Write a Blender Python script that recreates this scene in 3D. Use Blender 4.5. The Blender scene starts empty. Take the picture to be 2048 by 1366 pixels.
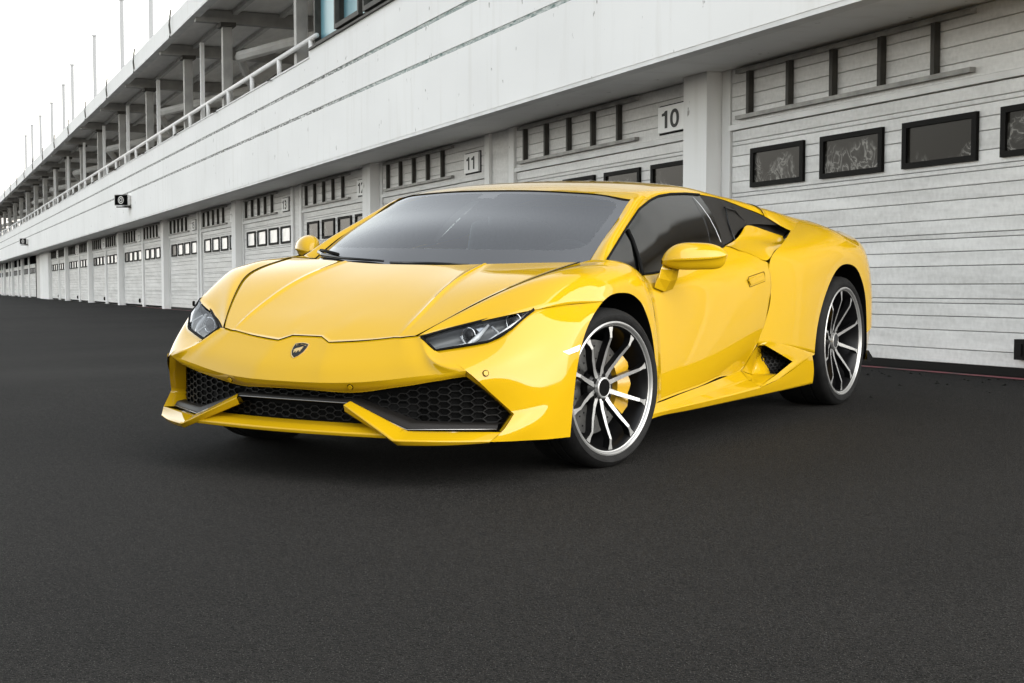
import bpy, bmesh, math, random
import numpy as np
from mathutils import Vector, Matrix

random.seed(7)
R = math.radians
scene = bpy.context.scene

# ---------------------------------------------------------------- camera
CAM_H = 1.007
cam_data = bpy.data.cameras.new('camera')
cam_data.sensor_width = 36.0
cam_data.lens = 3400.0 / 2048.0 * 36.0
cam_data.clip_start = 0.1
cam_data.clip_end = 5000.0
cam = bpy.data.objects.new('camera', cam_data)
scene.collection.objects.link(cam)
cam.location = (0, 0, CAM_H)
cam.rotation_euler = (R(90) - math.atan(253.0 / 3400.0), 0, 0)
scene.camera = cam

# ---------------------------------------------------------------- sky, sun, exposure
SUN_EL, SUN_AZ = R(28), R(122)          # azimuth clockwise from +Y (the view direction)
world = bpy.data.worlds.new('World')
scene.world = world
world.use_nodes = True
wn = world.node_tree
bg = wn.nodes['Background']
sky = wn.nodes.new('ShaderNodeTexSky')
sky.sky_type = 'NISHITA'
sky.sun_disc = False
sky.sun_elevation = SUN_EL
sky.sun_rotation = SUN_AZ
sky.altitude = 100
sky.air_density = 2.0
sky.dust_density = 0.7
sky.ozone_density = 3.0
hz = wn.nodes.new('ShaderNodeHueSaturation')       # thin high cloud: the blue is washed out
hz.inputs['Saturation'].default_value = 0.22
wn.links.new(sky.outputs[0], hz.inputs['Color'])
wn.links.new(hz.outputs[0], bg.inputs[0])
bg.inputs[1].default_value = 0.15

sun_data = bpy.data.lights.new('sun', 'SUN')
sun_data.energy = 2.4
sun_data.angle = R(95)
sun_data.color = (1.0, 0.96, 0.9)
sun = bpy.data.objects.new('sun', sun_data)
scene.collection.objects.link(sun)
sd = Vector((math.sin(SUN_AZ) * math.cos(SUN_EL), math.cos(SUN_AZ) * math.cos(SUN_EL), math.sin(SUN_EL)))
sun.rotation_euler = sd.to_track_quat('Z', 'Y').to_euler()

scene.view_settings.view_transform = 'Standard'
scene.view_settings.look = 'None'
scene.view_settings.exposure = 1.48
scene.view_settings.gamma = 1.0
scene.view_settings.use_curve_mapping = False
scene.render.engine = 'CYCLES'

# ---------------------------------------------------------------- helpers
COL = scene.collection

def link(name, me, mat=None, parent=None):
    o = bpy.data.objects.new(name, me)
    COL.objects.link(o)
    if mat is not None and len(me.materials) == 0:
        for m in (mat if isinstance(mat, (list, tuple)) else [mat]):
            me.materials.append(m)
    if parent is not None:
        o.parent = parent
    return o

def tag(o, label=None, cat=None, group=None, kind=None):
    if label: o['label'] = label
    if cat: o['category'] = cat
    if group: o['group'] = group
    if kind: o['kind'] = kind
    return o

def empty(name, loc=(0, 0, 0), rz=0.0):
    o = bpy.data.objects.new(name, None)
    COL.objects.link(o)
    o.empty_display_size = 0.2
    o.location = loc
    o.rotation_euler = (0, 0, rz)
    return o

def mesh(name, verts, faces, smooth=False, mats=None, fmat=None):
    me = bpy.data.meshes.new(name)
    me.from_pydata([tuple(map(float, v)) for v in verts], [], faces)
    if mats:
        for m in mats: me.materials.append(m)
    if fmat is not None:
        me.polygons.foreach_set('material_index', fmat)
    if smooth:
        me.polygons.foreach_set('use_smooth', [True] * len(me.polygons))
    me.update()
    return me

def bm_mesh(name, bm, smooth=False, recalc=True):
    if recalc:
        bmesh.ops.recalc_face_normals(bm, faces=bm.faces)
    me = bpy.data.meshes.new(name)
    bm.to_mesh(me); bm.free()
    if smooth:
        me.polygons.foreach_set('use_smooth', [True] * len(me.polygons))
    return me

def sharp(o, ang=35):
    me = o.data
    me.polygons.foreach_set('use_smooth', [True] * len(me.polygons))
    me.set_sharp_from_angle(angle=R(ang))
    return o

def bevel(o, w=0.004, seg=2, ang=30):
    m = o.modifiers.new('bevel', 'BEVEL')
    m.width = w; m.segments = seg; m.limit_method = 'ANGLE'; m.angle_limit = R(ang)
    return o

BOXF = [(0, 3, 2, 1), (4, 5, 6, 7), (0, 1, 5, 4), (1, 2, 6, 5), (2, 3, 7, 6), (3, 0, 4, 7)]
def boxv(x0, x1, y0, y1, z0, z1):
    return [(x0, y0, z0), (x1, y0, z0), (x1, y1, z0), (x0, y1, z0), (x0, y0, z1), (x1, y0, z1), (x1, y1, z1), (x0, y1, z1)]

class MB:
    """collects simple solids into one mesh"""
    def __init__(s): s.v = []; s.f = []
    def add(s, v, f):
        n = len(s.v); s.v += [tuple(p) for p in v]; s.f += [tuple(i + n for i in q) for q in f]; return s
    def box(s, *a): return s.add(boxv(*a), BOXF)
    def tube(s, pts, r, n=8, cap=True):
        pts = [Vector(p) for p in pts]
        rs = r if isinstance(r, (list, tuple)) else [r] * len(pts)
        rings = []
        up = Vector((0, 0, 1))
        for i, p in enumerate(pts):
            d = (pts[min(i + 1, len(pts) - 1)] - pts[max(i - 1, 0)]).normalized()
            a = d.cross(up)
            if a.length < 1e-3: a = d.cross(Vector((1, 0, 0)))
            a.normalize(); b = a.cross(d)
            rings.append([p + (a * math.cos(2 * math.pi * k / n) + b * math.sin(2 * math.pi * k / n)) * rs[i] for k in range(n)])
        v = [q for r_ in rings for q in r_]; f = []
        for i in range(len(pts) - 1):
            for k in range(n):
                f.append((i * n + k, i * n + (k + 1) % n, (i + 1) * n + (k + 1) % n, (i + 1) * n + k))
        if cap:
            f.append(tuple(range(n))[::-1]); f.append(tuple((len(pts) - 1) * n + k for k in range(n)))
        return s.add(v, f)
    def build(s, name, mat, parent=None, smooth=False):
        bm = bmesh.new()
        vs = [bm.verts.new(p) for p in s.v]
        for q in s.f:
            try: bm.faces.new([vs[i] for i in q])
            except ValueError: pass
        me = bm_mesh(name, bm, smooth)
        return link(name, me, mat, parent)

# ---------------------------------------------------------------- materials
def new_mat(name):
    m = bpy.data.materials.new(name); m.use_nodes = True
    nt = m.node_tree
    return m, nt, nt.nodes['Principled BSDF']

def plain(name, col, rough=0.5, metal=0.0, coat=0.0, spec=0.5):
    m, nt, b = new_mat(name)
    b.inputs['Base Color'].default_value = (*col, 1)
    b.inputs['Roughness'].default_value = rough
    b.inputs['Metallic'].default_value = metal
    b.inputs['Coat Weight'].default_value = coat
    b.inputs['Coat Roughness'].default_value = 0.03
    b.inputs['Specular IOR Level'].default_value = spec
    return m

def noisy(name, c1, c2, scale=4.0, rough=0.6, bump=0.0, detail=4, stretch=(1, 1, 1), lo=0.35, hi=0.65, bscale=60, rough2=None, metal=0.0):
    m, nt, b = new_mat(name)
    tc = nt.nodes.new('ShaderNodeTexCoord')
    mp = nt.nodes.new('ShaderNodeMapping'); mp.inputs['Scale'].default_value = stretch
    nt.links.new(tc.outputs['Object'], mp.inputs[0])
    n = nt.nodes.new('ShaderNodeTexNoise'); n.inputs['Scale'].default_value = scale; n.inputs['Detail'].default_value = detail
    nt.links.new(mp.outputs[0], n.inputs['Vector'])
    r = nt.nodes.new('ShaderNodeValToRGB')
    r.color_ramp.elements[0].position = lo; r.color_ramp.elements[0].color = (*c1, 1)
    r.color_ramp.elements[1].position = hi; r.color_ramp.elements[1].color = (*c2, 1)
    nt.links.new(n.outputs[0], r.inputs[0]); nt.links.new(r.outputs[0], b.inputs['Base Color'])
    b.inputs['Roughness'].default_value = rough; b.inputs['Metallic'].default_value = metal
    if bump:
        n2 = nt.nodes.new('ShaderNodeTexNoise'); n2.inputs['Scale'].default_value = bscale; n2.inputs['Detail'].default_value = 2
        nt.links.new(mp.outputs[0], n2.inputs['Vector'])
        bp = nt.nodes.new('ShaderNodeBump'); bp.inputs['Strength'].default_value = bump; bp.inputs['Distance'].default_value = 0.01
        nt.links.new(n2.outputs[0], bp.inputs['Height']); nt.links.new(bp.outputs[0], b.inputs['Normal'])
    return m

M = {}
M['paint'] = plain('yellow_paint', (0.385, 0.233, 0.0038), 0.42, 0.0, 1.0, spec=0.0)
M['paint'].node_tree.nodes['Principled BSDF'].inputs['Coat IOR'].default_value = 1.42
M['black_gloss'] = plain('gloss_black', (0.003, 0.003, 0.003), 0.15, spec=0.3)
M['black'] = plain('matt_black', (0.0025, 0.0025, 0.0025), 0.7, spec=0.1)
M['seam'] = plain('seam_black', (0.004, 0.003, 0.002), 0.9, spec=0.0)
M['trim'] = plain('dark_trim', (0.010, 0.009, 0.008), 0.5, spec=0.2)
M['mesh'] = plain('grille_mesh', (0.0045, 0.0045, 0.0045), 0.45, spec=0.25)
M['rubber'] = noisy('tyre_rubber', (0.004, 0.004, 0.004), (0.008, 0.008, 0.008), 20, 0.7, 0.15, bscale=120)
M['rubber'].node_tree.nodes['Principled BSDF'].inputs['Specular IOR Level'].default_value = 0.15
M['silver'] = plain('machined_alloy', (0.33, 0.33, 0.325), 0.32, 0.6)
M['dark_alloy'] = plain('dark_alloy', (0.006, 0.006, 0.0065), 0.3, 0.3, spec=0.3)
M['disc'] = noisy('brake_disc_iron', (0.05, 0.05, 0.05), (0.09, 0.09, 0.085), 30, 0.45, metal=0.6)
M['caliper'] = plain('yellow_caliper', (0.42, 0.24, 0.006), 0.35, coat=0.4)
M['chrome'] = plain('bright_trim', (0.8, 0.8, 0.78), 0.15, 1.0)
M['lamp_grey'] = plain('headlight_bezel', (0.17, 0.175, 0.18), 0.35)
M['lamp_chrome'] = plain('headlight_reflector', (0.75, 0.76, 0.78), 0.18, 1.0)
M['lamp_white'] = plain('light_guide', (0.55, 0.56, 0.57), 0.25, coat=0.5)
M['gold'] = plain('badge_gold', (0.75, 0.55, 0.25), 0.3, 1.0)
M['leather'] = noisy('dark_leather', (0.025, 0.025, 0.026), (0.04, 0.04, 0.041), 60, 0.6)
M['marker'] = plain('clear_marker', (0.75, 0.72, 0.66), 0.12, coat=1.0)

def glass_mat(name, tint, refl_ior=1.5, haze=0.0):
    m, nt, b = new_mat(name)
    nt.nodes.remove(b)
    out = nt.nodes['Material Output']
    tr = nt.nodes.new('ShaderNodeBsdfTransparent'); tr.inputs[0].default_value = (*tint, 1)
    gl = nt.nodes.new('ShaderNodeBsdfGlossy'); gl.inputs['Roughness'].default_value = 0.01 + haze
    fr = nt.nodes.new('ShaderNodeFresnel'); fr.inputs['IOR'].default_value = refl_ior
    mx = nt.nodes.new('ShaderNodeMixShader')
    nt.links.new(fr.outputs[0], mx.inputs[0]); nt.links.new(tr.outputs[0], mx.inputs[1]); nt.links.new(gl.outputs[0], mx.inputs[2])
    nt.links.new(mx.outputs[0], out.inputs[0])
    return m
M['glass'] = glass_mat('windscreen_glass', (0.62, 0.70, 0.71), 2.6, 0.05)
M['glass_dark'] = glass_mat('tinted_side_glass', (0.04, 0.043, 0.042), 2.3, 0.10)
M['glass_light'] = glass_mat('clear_side_glass', (0.62, 0.72, 0.74), 1.5)
M['frit'] = plain('printed_glass_border', (0.012, 0.012, 0.012), 0.06)
M['frit'].node_tree.nodes['Principled BSDF'].inputs['IOR'].default_value = 2.3
M['lens'] = glass_mat('headlight_lens', (0.9, 0.92, 0.93), 1.35)

# asphalt
def asphalt():
    m, nt, b = new_mat('dark_asphalt')
    tc = nt.nodes.new('ShaderNodeTexCoord')
    n1 = nt.nodes.new('ShaderNodeTexNoise'); n1.inputs['Scale'].default_value = 0.22; n1.inputs['Detail'].default_value = 5; n1.inputs['Distortion'].default_value = 0.6
    n2 = nt.nodes.new('ShaderNodeTexVoronoi'); n2.inputs['Scale'].default_value = 140
    n3 = nt.nodes.new('ShaderNodeTexNoise'); n3.inputs['Scale'].default_value = 260; n3.inputs['Detail'].default_value = 3
    for n in (n1, n2, n3): nt.links.new(tc.outputs['Object'], n.inputs['Vector'])
    r1 = nt.nodes.new('ShaderNodeValToRGB')
    r1.color_ramp.elements[0].position = 0.3; r1.color_ramp.elements[0].color = (0.0046, 0.0043, 0.0039, 1)
    r1.color_ramp.elements[1].position = 0.75; r1.color_ramp.elements[1].color = (0.0150, 0.0141, 0.0129, 1)
    nt.links.new(n1.outputs[0], r1.inputs[0])
    r2 = nt.nodes.new('ShaderNodeValToRGB')                 # pale stone chips
    r2.color_ramp.elements[0].position = 0.60; r2.color_ramp.elements[0].color = (0, 0, 0, 1)
    r2.color_ramp.elements[1].position = 0.72; r2.color_ramp.elements[1].color = (1, 1, 1, 1)
    nt.links.new(n3.outputs[0], r2.inputs[0])
    r3 = nt.nodes.new('ShaderNodeValToRGB')
    r3.color_ramp.elements[0].position = 0.2; r3.color_ramp.elements[0].color = (0.35, 0.35, 0.35, 1)
    r3.color_ramp.elements[1].position = 0.8; r3.color_ramp.elements[1].color = (1.35, 1.35, 1.35, 1)
    nt.links.new(n2.outputs['Color'], r3.inputs[0])
    mul = nt.nodes.new('ShaderNodeMix'); mul.data_type = 'RGBA'; mul.blend_type = 'MULTIPLY'; mul.inputs[0].default_value = 1
    nt.links.new(r1.outputs[0], mul.inputs[6]); nt.links.new(r3.outputs[0], mul.inputs[7])
    mx = nt.nodes.new('ShaderNodeMix'); mx.data_type = 'RGBA'
    mx.inputs[7].default_value = (0.12, 0.115, 0.107, 1)
    nt.links.new(r2.outputs[0], mx.inputs[0]); nt.links.new(mul.outputs[2], mx.inputs[6])
    nt.links.new(mx.outputs[2], b.inputs['Base Color'])
    b.inputs['Roughness'].default_value = 0.9
    b.inputs['Specular IOR Level'].default_value = 0.08
    ad = nt.nodes.new('ShaderNodeMath'); ad.operation = 'ADD'
    nt.links.new(n2.outputs['Distance'], ad.inputs[0]); nt.links.new(n3.outputs[0], ad.inputs[1])
    bp = nt.nodes.new('ShaderNodeBump'); bp.inputs['Strength'].default_value = 0.55; bp.inputs['Distance'].default_value = 0.004
    nt.links.new(ad.outputs[0], bp.inputs['Height']); nt.links.new(bp.outputs[0], b.inputs['Normal'])
    return m
M['asphalt'] = asphalt()
# ================================================================ pit building
KB = 25740.0
SH = -0.04036                                  # the pit lane falls away along the building
DH = Vector((-0.3327, 0.943, 0)).normalized()
P0 = Vector((KB / 3400.0, 0, CAM_H))
BASE = -0.613                                  # foot of the doors, relative to the building's datum
BLD = empty('pit_building', P0, math.atan2(DH.y, DH.x))
tag(BLD, 'long white pit lane building with numbered garage doors, overhanging fascia and grandstand roof', 'building')

def S_at(u, w=0.0):
    """station along the building seen at image column u of the survey photo, on the plane w metres in front of the doors"""
    d = KB * (7.139 - w) / 7.139 / (u + 175.0)
    return (d + 0.3327 * w) / 0.943

def shv(v): return [(p[0], p[1], p[2] + SH * p[0]) for p in v]
def bobj(name, mb, mat, parent=BLD, at=(0, 0, 0), smooth=False):
    mb.v = shv(mb.v)
    o = mb.build(name, mat, parent, smooth)
    o.location = (at[0], at[1], at[2] + SH * at[0])
    return o
def bcopy(o, parent, at):
    c = o.copy(); COL.objects.link(c); c.parent = parent
    c.location = (at[0], at[1], at[2] + SH * at[0]); return c

def wall_paint():
    m, nt, bs = new_mat('white_render')
    tc = nt.nodes.new('ShaderNodeTexCoord')
    def tex(kind, scale, st, det=3):
        mp = nt.nodes.new('ShaderNodeMapping'); mp.inputs['Scale'].default_value = st
        nt.links.new(tc.outputs['Object'], mp.inputs[0])
        n = nt.nodes.new(kind); n.inputs['Scale'].default_value = scale
        if 'Detail' in n.inputs: n.inputs['Detail'].default_value = det
        nt.links.new(mp.outputs[0], n.inputs['Vector']); return n
    def ramp(src, p0, c0, p1, c1):
        r = nt.nodes.new('ShaderNodeValToRGB'); e = r.color_ramp.elements
        e[0].position = p0; e[0].color = (*c0, 1); e[1].position = p1; e[1].color = (*c1, 1)
        nt.links.new(src, r.inputs[0]); return r
    def mul(a, c):
        x = nt.nodes.new('ShaderNodeMix'); x.data_type = 'RGBA'; x.blend_type = 'MULTIPLY'; x.inputs[0].default_value = 1
        nt.links.new(a, x.inputs[6]); nt.links.new(c, x.inputs[7]); return x.outputs[2]
    base = ramp(tex('ShaderNodeTexNoise', .8, (.4, 1, 1), 4).outputs[0], .3, (.775, .77, .755), .7, (.84, .835, .82))
    streak = ramp(tex('ShaderNodeTexNoise', 2.2, (2.5, 1, .25), 4).outputs[0], .28, (.94, .935, .925), .45, (1, 1, 1))
    speck = ramp(tex('ShaderNodeTexNoise', 9, (1, 1, .6), 5).outputs[0], .265, (.45, .44, .42), .295, (1, 1, 1))
    nt.links.new(mul(mul(base.outputs[0], streak.outputs[0]), speck.outputs[0]), bs.inputs['Base Color'])
    bs.inputs['Roughness'].default_value = .75
    return m
M['white_wall'] = wall_paint()
M['white_dirty'] = noisy('weathered_white_paint', (0.64, 0.635, 0.62), (0.78, 0.775, 0.76), 2.2, 0.7, stretch=(1, 1, .4))
M['steel'] = noisy('grey_steel', (0.50, 0.49, 0.47), (0.62, 0.61, 0.585), 2.5, 0.55)
M['dark_steel'] = noisy('dark_brown_steel', (0.03, 0.028, 0.023), (0.06, 0.055, 0.047), 5, 0.7)
M['roof_sheet'] = noisy('canopy_sheet', (0.76, 0.74, 0.71), (0.85, 0.83, 0.80), 1.5, 0.6, stretch=(1, 4, 1))
M['terrace'] = noisy('terrace_back', (0.70, 0.64, 0.56), (0.80, 0.74, 0.66), 1.4, 0.8)
M['blue_pane'] = plain('sky_reflection_pane', (0.16, 0.34, 0.40), 0.35, spec=0.4)  # blue sky reflection is put into the opaque pane colour
M['rail'] = noisy('grey_rail_paint', (0.22, 0.215, 0.20), (0.36, 0.35, 0.33), 6, 0.6)
M['column'] = noisy('grey_column_paint', (0.26, 0.255, 0.24), (0.36, 0.35, 0.33), 3, 0.6)
M['room'] = plain('pale_room', (0.55, 0.66, 0.70), 0.8)
M['frame'] = plain('black_window_frame', (0.006, 0.0055, 0.005), 0.7, spec=0.1)
M['void'] = plain('dark_gap', (0.004, 0.004, 0.004), 0.9, spec=0.0)
M['red_line'] = noisy('worn_red_line', (0.05, 0.04, 0.038), (0.20, 0.045, 0.055), 5, 0.8, lo=.40, hi=.52)
M['mast'] = plain('mast_paint', (0.26, 0.265, 0.27), 0.6, spec=0.1)
M['digit'] = plain('plate_black', (0.01, 0.01, 0.01), 0.6)
M['plate'] = plain('plate_white', (0.86, 0.86, 0.85), 0.5)

def door_paint():
    m, nt, b = new_mat('galvanised_door_paint')
    tc = nt.nodes.new('ShaderNodeTexCoord'); oi = nt.nodes.new('ShaderNodeObjectInfo')
    ad = nt.nodes.new('ShaderNodeVectorMath'); ad.operation = 'ADD'
    sc = nt.nodes.new('ShaderNodeVectorMath'); sc.operation = 'SCALE'; sc.inputs[3].default_value = 17.0
    cb = nt.nodes.new('ShaderNodeCombineXYZ')
    for i in range(3): nt.links.new(oi.outputs['Random'], cb.inputs[i])
    nt.links.new(cb.outputs[0], sc.inputs[0]); nt.links.new(tc.outputs['Object'], ad.inputs[0]); nt.links.new(sc.outputs[0], ad.inputs[1])
    n1 = nt.nodes.new('ShaderNodeTexNoise'); n1.inputs['Scale'].default_value = 1.6; n1.inputs['Detail'].default_value = 5; n1.inputs['Roughness'].default_value = .7
    n2 = nt.nodes.new('ShaderNodeTexNoise'); n2.inputs['Scale'].default_value = 26; n2.inputs['Detail'].default_value = 3
    mp = nt.nodes.new('ShaderNodeMapping'); mp.inputs['Scale'].default_value = (.3, 1, 3.0)
    nt.links.new(ad.outputs[0], mp.inputs[0]); nt.links.new(mp.outputs[0], n1.inputs['Vector']); nt.links.new(ad.outputs[0], n2.inputs['Vector'])
    mx = nt.nodes.new('ShaderNodeMath'); mx.operation = 'MULTIPLY_ADD'; mx.inputs[1].default_value = .35
    nt.links.new(n2.outputs[0], mx.inputs[0]); nt.links.new(n1.outputs[0], mx.inputs[2])
    r = nt.nodes.new('ShaderNodeValToRGB')
    r.color_ramp.elements[0].position = .40; r.color_ramp.elements[0].color = (.44, .435, .42, 1)
    r.color_ramp.elements[1].position = .85; r.color_ramp.elements[1].color = (.73, .725, .71, 1)
    nt.links.new(mx.outputs[0], r.inputs[0]); nt.links.new(r.outputs[0], b.inputs['Base Color'])
    b.inputs['Roughness'].default_value = .5
    bp = nt.nodes.new('ShaderNodeBump'); bp.inputs['Strength'].default_value = .12; bp.inputs['Distance'].default_value = .01
    nt.links.new(n1.outputs[0], bp.inputs['Height']); nt.links.new(bp.outputs[0], b.inputs['Normal'])
    return m
M['door'] = door_paint()

def film_pane():
    """dark pane with a torn, crumpled pale plastic film behind it"""
    m, nt, b = new_mat('pane_with_torn_film')
    tc = nt.nodes.new('ShaderNodeTexCoord'); oi = nt.nodes.new('ShaderNodeObjectInfo')
    sc = nt.nodes.new('ShaderNodeVectorMath'); sc.operation = 'SCALE'; sc.inputs[3].default_value = 23.0
    cb = nt.nodes.new('ShaderNodeCombineXYZ')
    for i in range(3): nt.links.new(oi.outputs['Random'], cb.inputs[i])
    nt.links.new(cb.outputs[0], sc.inputs[0])
    ad = nt.nodes.new('ShaderNodeVectorMath'); ad.operation = 'ADD'
    nt.links.new(tc.outputs['Object'], ad.inputs[0]); nt.links.new(sc.outputs[0], ad.inputs[1])
    n1 = nt.nodes.new('ShaderNodeTexNoise'); n1.inputs['Scale'].default_value = 2.2; n1.inputs['Detail'].default_value = 2
    nt.links.new(ad.outputs[0], n1.inputs['Vector'])
    w = nt.nodes.new('ShaderNodeTexNoise'); w.inputs['Scale'].default_value = 5.5; w.inputs['Detail'].default_value = 3; w.inputs['Distortion'].default_value = 2.2
    nt.links.new(ad.outputs[0], w.inputs['Vector'])
    sx = nt.nodes.new('ShaderNodeSeparateXYZ'); nt.links.new(tc.outputs['Object'], sx.inputs[0])
    # more film low in the pane
    ma = nt.nodes.new('ShaderNodeMath'); ma.operation = 'MULTIPLY_ADD'; ma.inputs[1].default_value = -.9; ma.inputs[2].default_value = .12
    nt.links.new(sx.outputs[2], ma.inputs[0])
    sm = nt.nodes.new('ShaderNodeMath'); sm.operation = 'ADD'
    nt.links.new(ma.outputs[0], sm.inputs[0]); nt.links.new(n1.outputs[0], sm.inputs[1])
    rr = nt.nodes.new('ShaderNodeValToRGB'); rr.color_ramp.elements[0].position = .46; rr.color_ramp.elements[1].position = .56
    nt.links.new(sm.outputs[0], rr.inputs[0])
    wr = nt.nodes.new('ShaderNodeValToRGB'); wr.color_ramp.elements[0].position = .36; wr.color_ramp.elements[0].color = (.02, .019, .017, 1)
    wr.color_ramp.elements[1].position = .62; wr.color_ramp.elements[1].color = (.03, .029, .026, 1)
    for ps_, v_ in ((.46, .05), (.50, .26), (.54, .07)):
        e_ = wr.color_ramp.elements.new(ps_); e_.color = (v_, v_ * .97, v_ * .9, 1)
    nt.links.new(w.outputs[0], wr.inputs[0])
    mx = nt.nodes.new('ShaderNodeMix'); mx.data_type = 'RGBA'; mx.inputs[6].default_value = (.010, .009, .007, 1)
    nt.links.new(rr.outputs[0], mx.inputs[0]); nt.links.new(wr.outputs[0], mx.inputs[7])
    nt.links.new(mx.outputs[2], b.inputs['Base Color'])
    b.inputs['Roughness'].default_value = .2
    b.inputs['Specular IOR Level'].default_value = .06
    return m
M['pane_film'] = film_pane()
M['pane_white'] = noisy('pane_with_white_daylight', (.62, .63, .63), (.85, .86, .86), 5, .15, lo=.3, hi=.5)  # white base colour painted in for the daylight on the panes

def flaking():
    m, nt, b = new_mat('flaking_green_trim')
    tc = nt.nodes.new('ShaderNodeTexCoord')
    mp = nt.nodes.new('ShaderNodeMapping'); mp.inputs['Scale'].default_value = (1.2, 1, 6)
    nt.links.new(tc.outputs['Object'], mp.inputs[0])
    n = nt.nodes.new('ShaderNodeTexNoise'); n.inputs['Scale'].default_value = 5; n.inputs['Detail'].default_value = 10; n.inputs['Roughness'].default_value = .75
    n2 = nt.nodes.new('ShaderNodeTexNoise'); n2.inputs['Scale'].default_value = .22; n2.inputs['Detail'].default_value = 2
    nt.links.new(mp.outputs[0], n.inputs['Vector']); nt.links.new(tc.outputs['Object'], n2.inputs['Vector'])
    r = nt.nodes.new('ShaderNodeValToRGB')
    els = r.color_ramp.elements
    els[0].position = .40; els[0].color = (.035, .035, .032, 1)
    els[1].position = .58; els[1].color = (.66, .66, .64, 1)
    e = els.new(.47); e.color = (.16, .16, .15, 1)
    nt.links.new(n.outputs[0], r.inputs[0])
    g = nt.nodes.new('ShaderNodeValToRGB')
    g.color_ramp.elements[0].position = .36; g.color_ramp.elements[0].color = (.03, .10, .085, 1)
    g.color_ramp.elements[1].position = .62; g.color_ramp.elements[1].color = (.6, .6, .58, 1)
    nt.links.new(n.outputs[0], g.inputs[0])
    sx = nt.nodes.new('ShaderNodeSeparateXYZ'); nt.links.new(tc.outputs['Object'], sx.inputs[0])
    ls = nt.nodes.new('ShaderNodeMapRange'); ls.inputs[1].default_value = 25; ls.inputs[2].default_value = 29; ls.inputs[3].default_value = 1; ls.inputs[4].default_value = 0
    nt.links.new(sx.outputs[0], ls.inputs[0])
    mx = nt.nodes.new('ShaderNodeMix'); mx.data_type = 'RGBA'
    nt.links.new(ls.outputs[0], mx.inputs[0]); nt.links.new(r.outputs[0], mx.inputs[6]); nt.links.new(g.outputs[0], mx.inputs[7])
    nt.links.new(mx.outputs[2], b.inputs['Base Color']); b.inputs['Roughness'].default_value = .8
    return m
M['flaking'] = flaking()

S0, S1 = 9.6, 190.0
SOF = 1.994
# ---- main walls and fascia
bobj('wall', MB().box(S0, S1, -9, -.12, BASE - .6, 3.2), M['white_wall'])
bobj('soffit', MB().box(S0, S1, -.12, .93, SOF, SOF + .10), M['white_wall'])
bobj('soffit_edge_board', MB().box(S0, S1, .90, 1.045, SOF - .035, SOF + .12), M['white_dirty'])
bobj('fascia_band', MB().box(S0, S1, .80, 1.05, SOF + .005, 2.805), M['white_wall'])
bobj('fascia_band', MB().box(S0, S1, .80, 1.030, 2.865, 3.272), M['white_wall'])
sj = S_at(622, 1.03)
bobj('fascia_band', MB().box(sj + .012, S1, .80, 1.015, 3.335, 3.713), M['white_wall'])
bobj('fascia_band', MB().box(S0, sj, .80, 1.02, 3.335, 3.83), M['white_wall'])
bobj('fascia_groove_trim', MB().box(S0, S1, .80, 1.022, 2.806, 2.864), M['flaking'])
bobj('fascia_groove_trim', MB().box(S0, S1, .80, 1.008, 3.273, 3.334), M['flaking'])
bobj('parapet_cap', MB().box(sj + .012, S1, .78, 1.03, 3.7135, 3.74), M['white_dirty'])
bobj('sill_strip', MB().box(S0, sj - .02, .80, 1.06, 3.8305, 3.86), M['dark_steel'])
bobj('terrace_floor', MB().box(sj, S1, -9, .80, 3.2, 3.3), M['steel'])

# ---- one garage door and its transom, built once
DL = 5.17
PL = [.064, .167, .304, .406, .501, .535, .640, .773, .875, .971, 1.007, 1.11, 1.247, 1.345, 1.44, 1.476, 1.58, 1.716, 1.814, 1.908, 1.946, 2.045]
def plank_mesh(h, depth=.03):
    mb = MB(); g = .002
    e = .004
    # bevelled board: back rectangle, front rectangle slightly smaller
    z0, z1 = g, h - g
    v = [(0, 0, z0), (DL, 0, z0), (DL, 0, z1), (0, 0, z1), (0, depth - e, z0), (DL, depth - e, z0), (DL, depth - e, z1), (0, depth - e, z1),
         (.004, depth, z0 + e), (DL - .004, depth, z0 + e), (DL - .004, depth, z1 - e), (.004, depth, z1 - e)]
    f = [(0, 3, 2, 1), (0, 1, 5, 4), (1, 2, 6, 5), (2, 3, 7, 6), (3, 0, 4, 7), (4, 5, 9, 8), (5, 6, 10, 9), (6, 7, 11, 10), (7, 4, 8, 11), (8, 9, 10, 11)]
    mb.add(v, f); return mb
WOFF = [DL - .40 - 1.235 * i for i in range(4)]     # left ends of the four windows (stations grow to the left)
WW, WZ0, WZ1 = .955, 1.512, 1.858
def window_frame_mb():
    mb = MB(); t = .042; d0, d1 = .022, .048
    mb.box(-WW, 0, d0, d1, 0, t); mb.box(-WW, 0, d0, d1, WZ1 - WZ0 - t, WZ1 - WZ0)
    mb.box(-WW, -WW + t * 1.4, d0, d1, t + .0005, WZ1 - WZ0 - t - .0005); mb.box(-t * 1.4, 0, d0, d1, t + .0005, WZ1 - WZ0 - t - .0005)
    return mb
proto = {}
def part(key, mk, mat, parent, at, name):
    if key not in proto:
        o = bobj(name, mk(), mat, parent, at); proto[key] = o; return o
    return bcopy(proto[key], parent, at)

def panes_for(num):
    if num in (8, 9, 10, 12, 11): return ['pane_film'] * 4
    if num in (15, 17, 19): return ['pane_film', 'pane_white', 'pane_white', 'pane_white']
    if num == 13: return ['pane_white'] * 4
    return ['pane_white'] * 4

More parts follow.
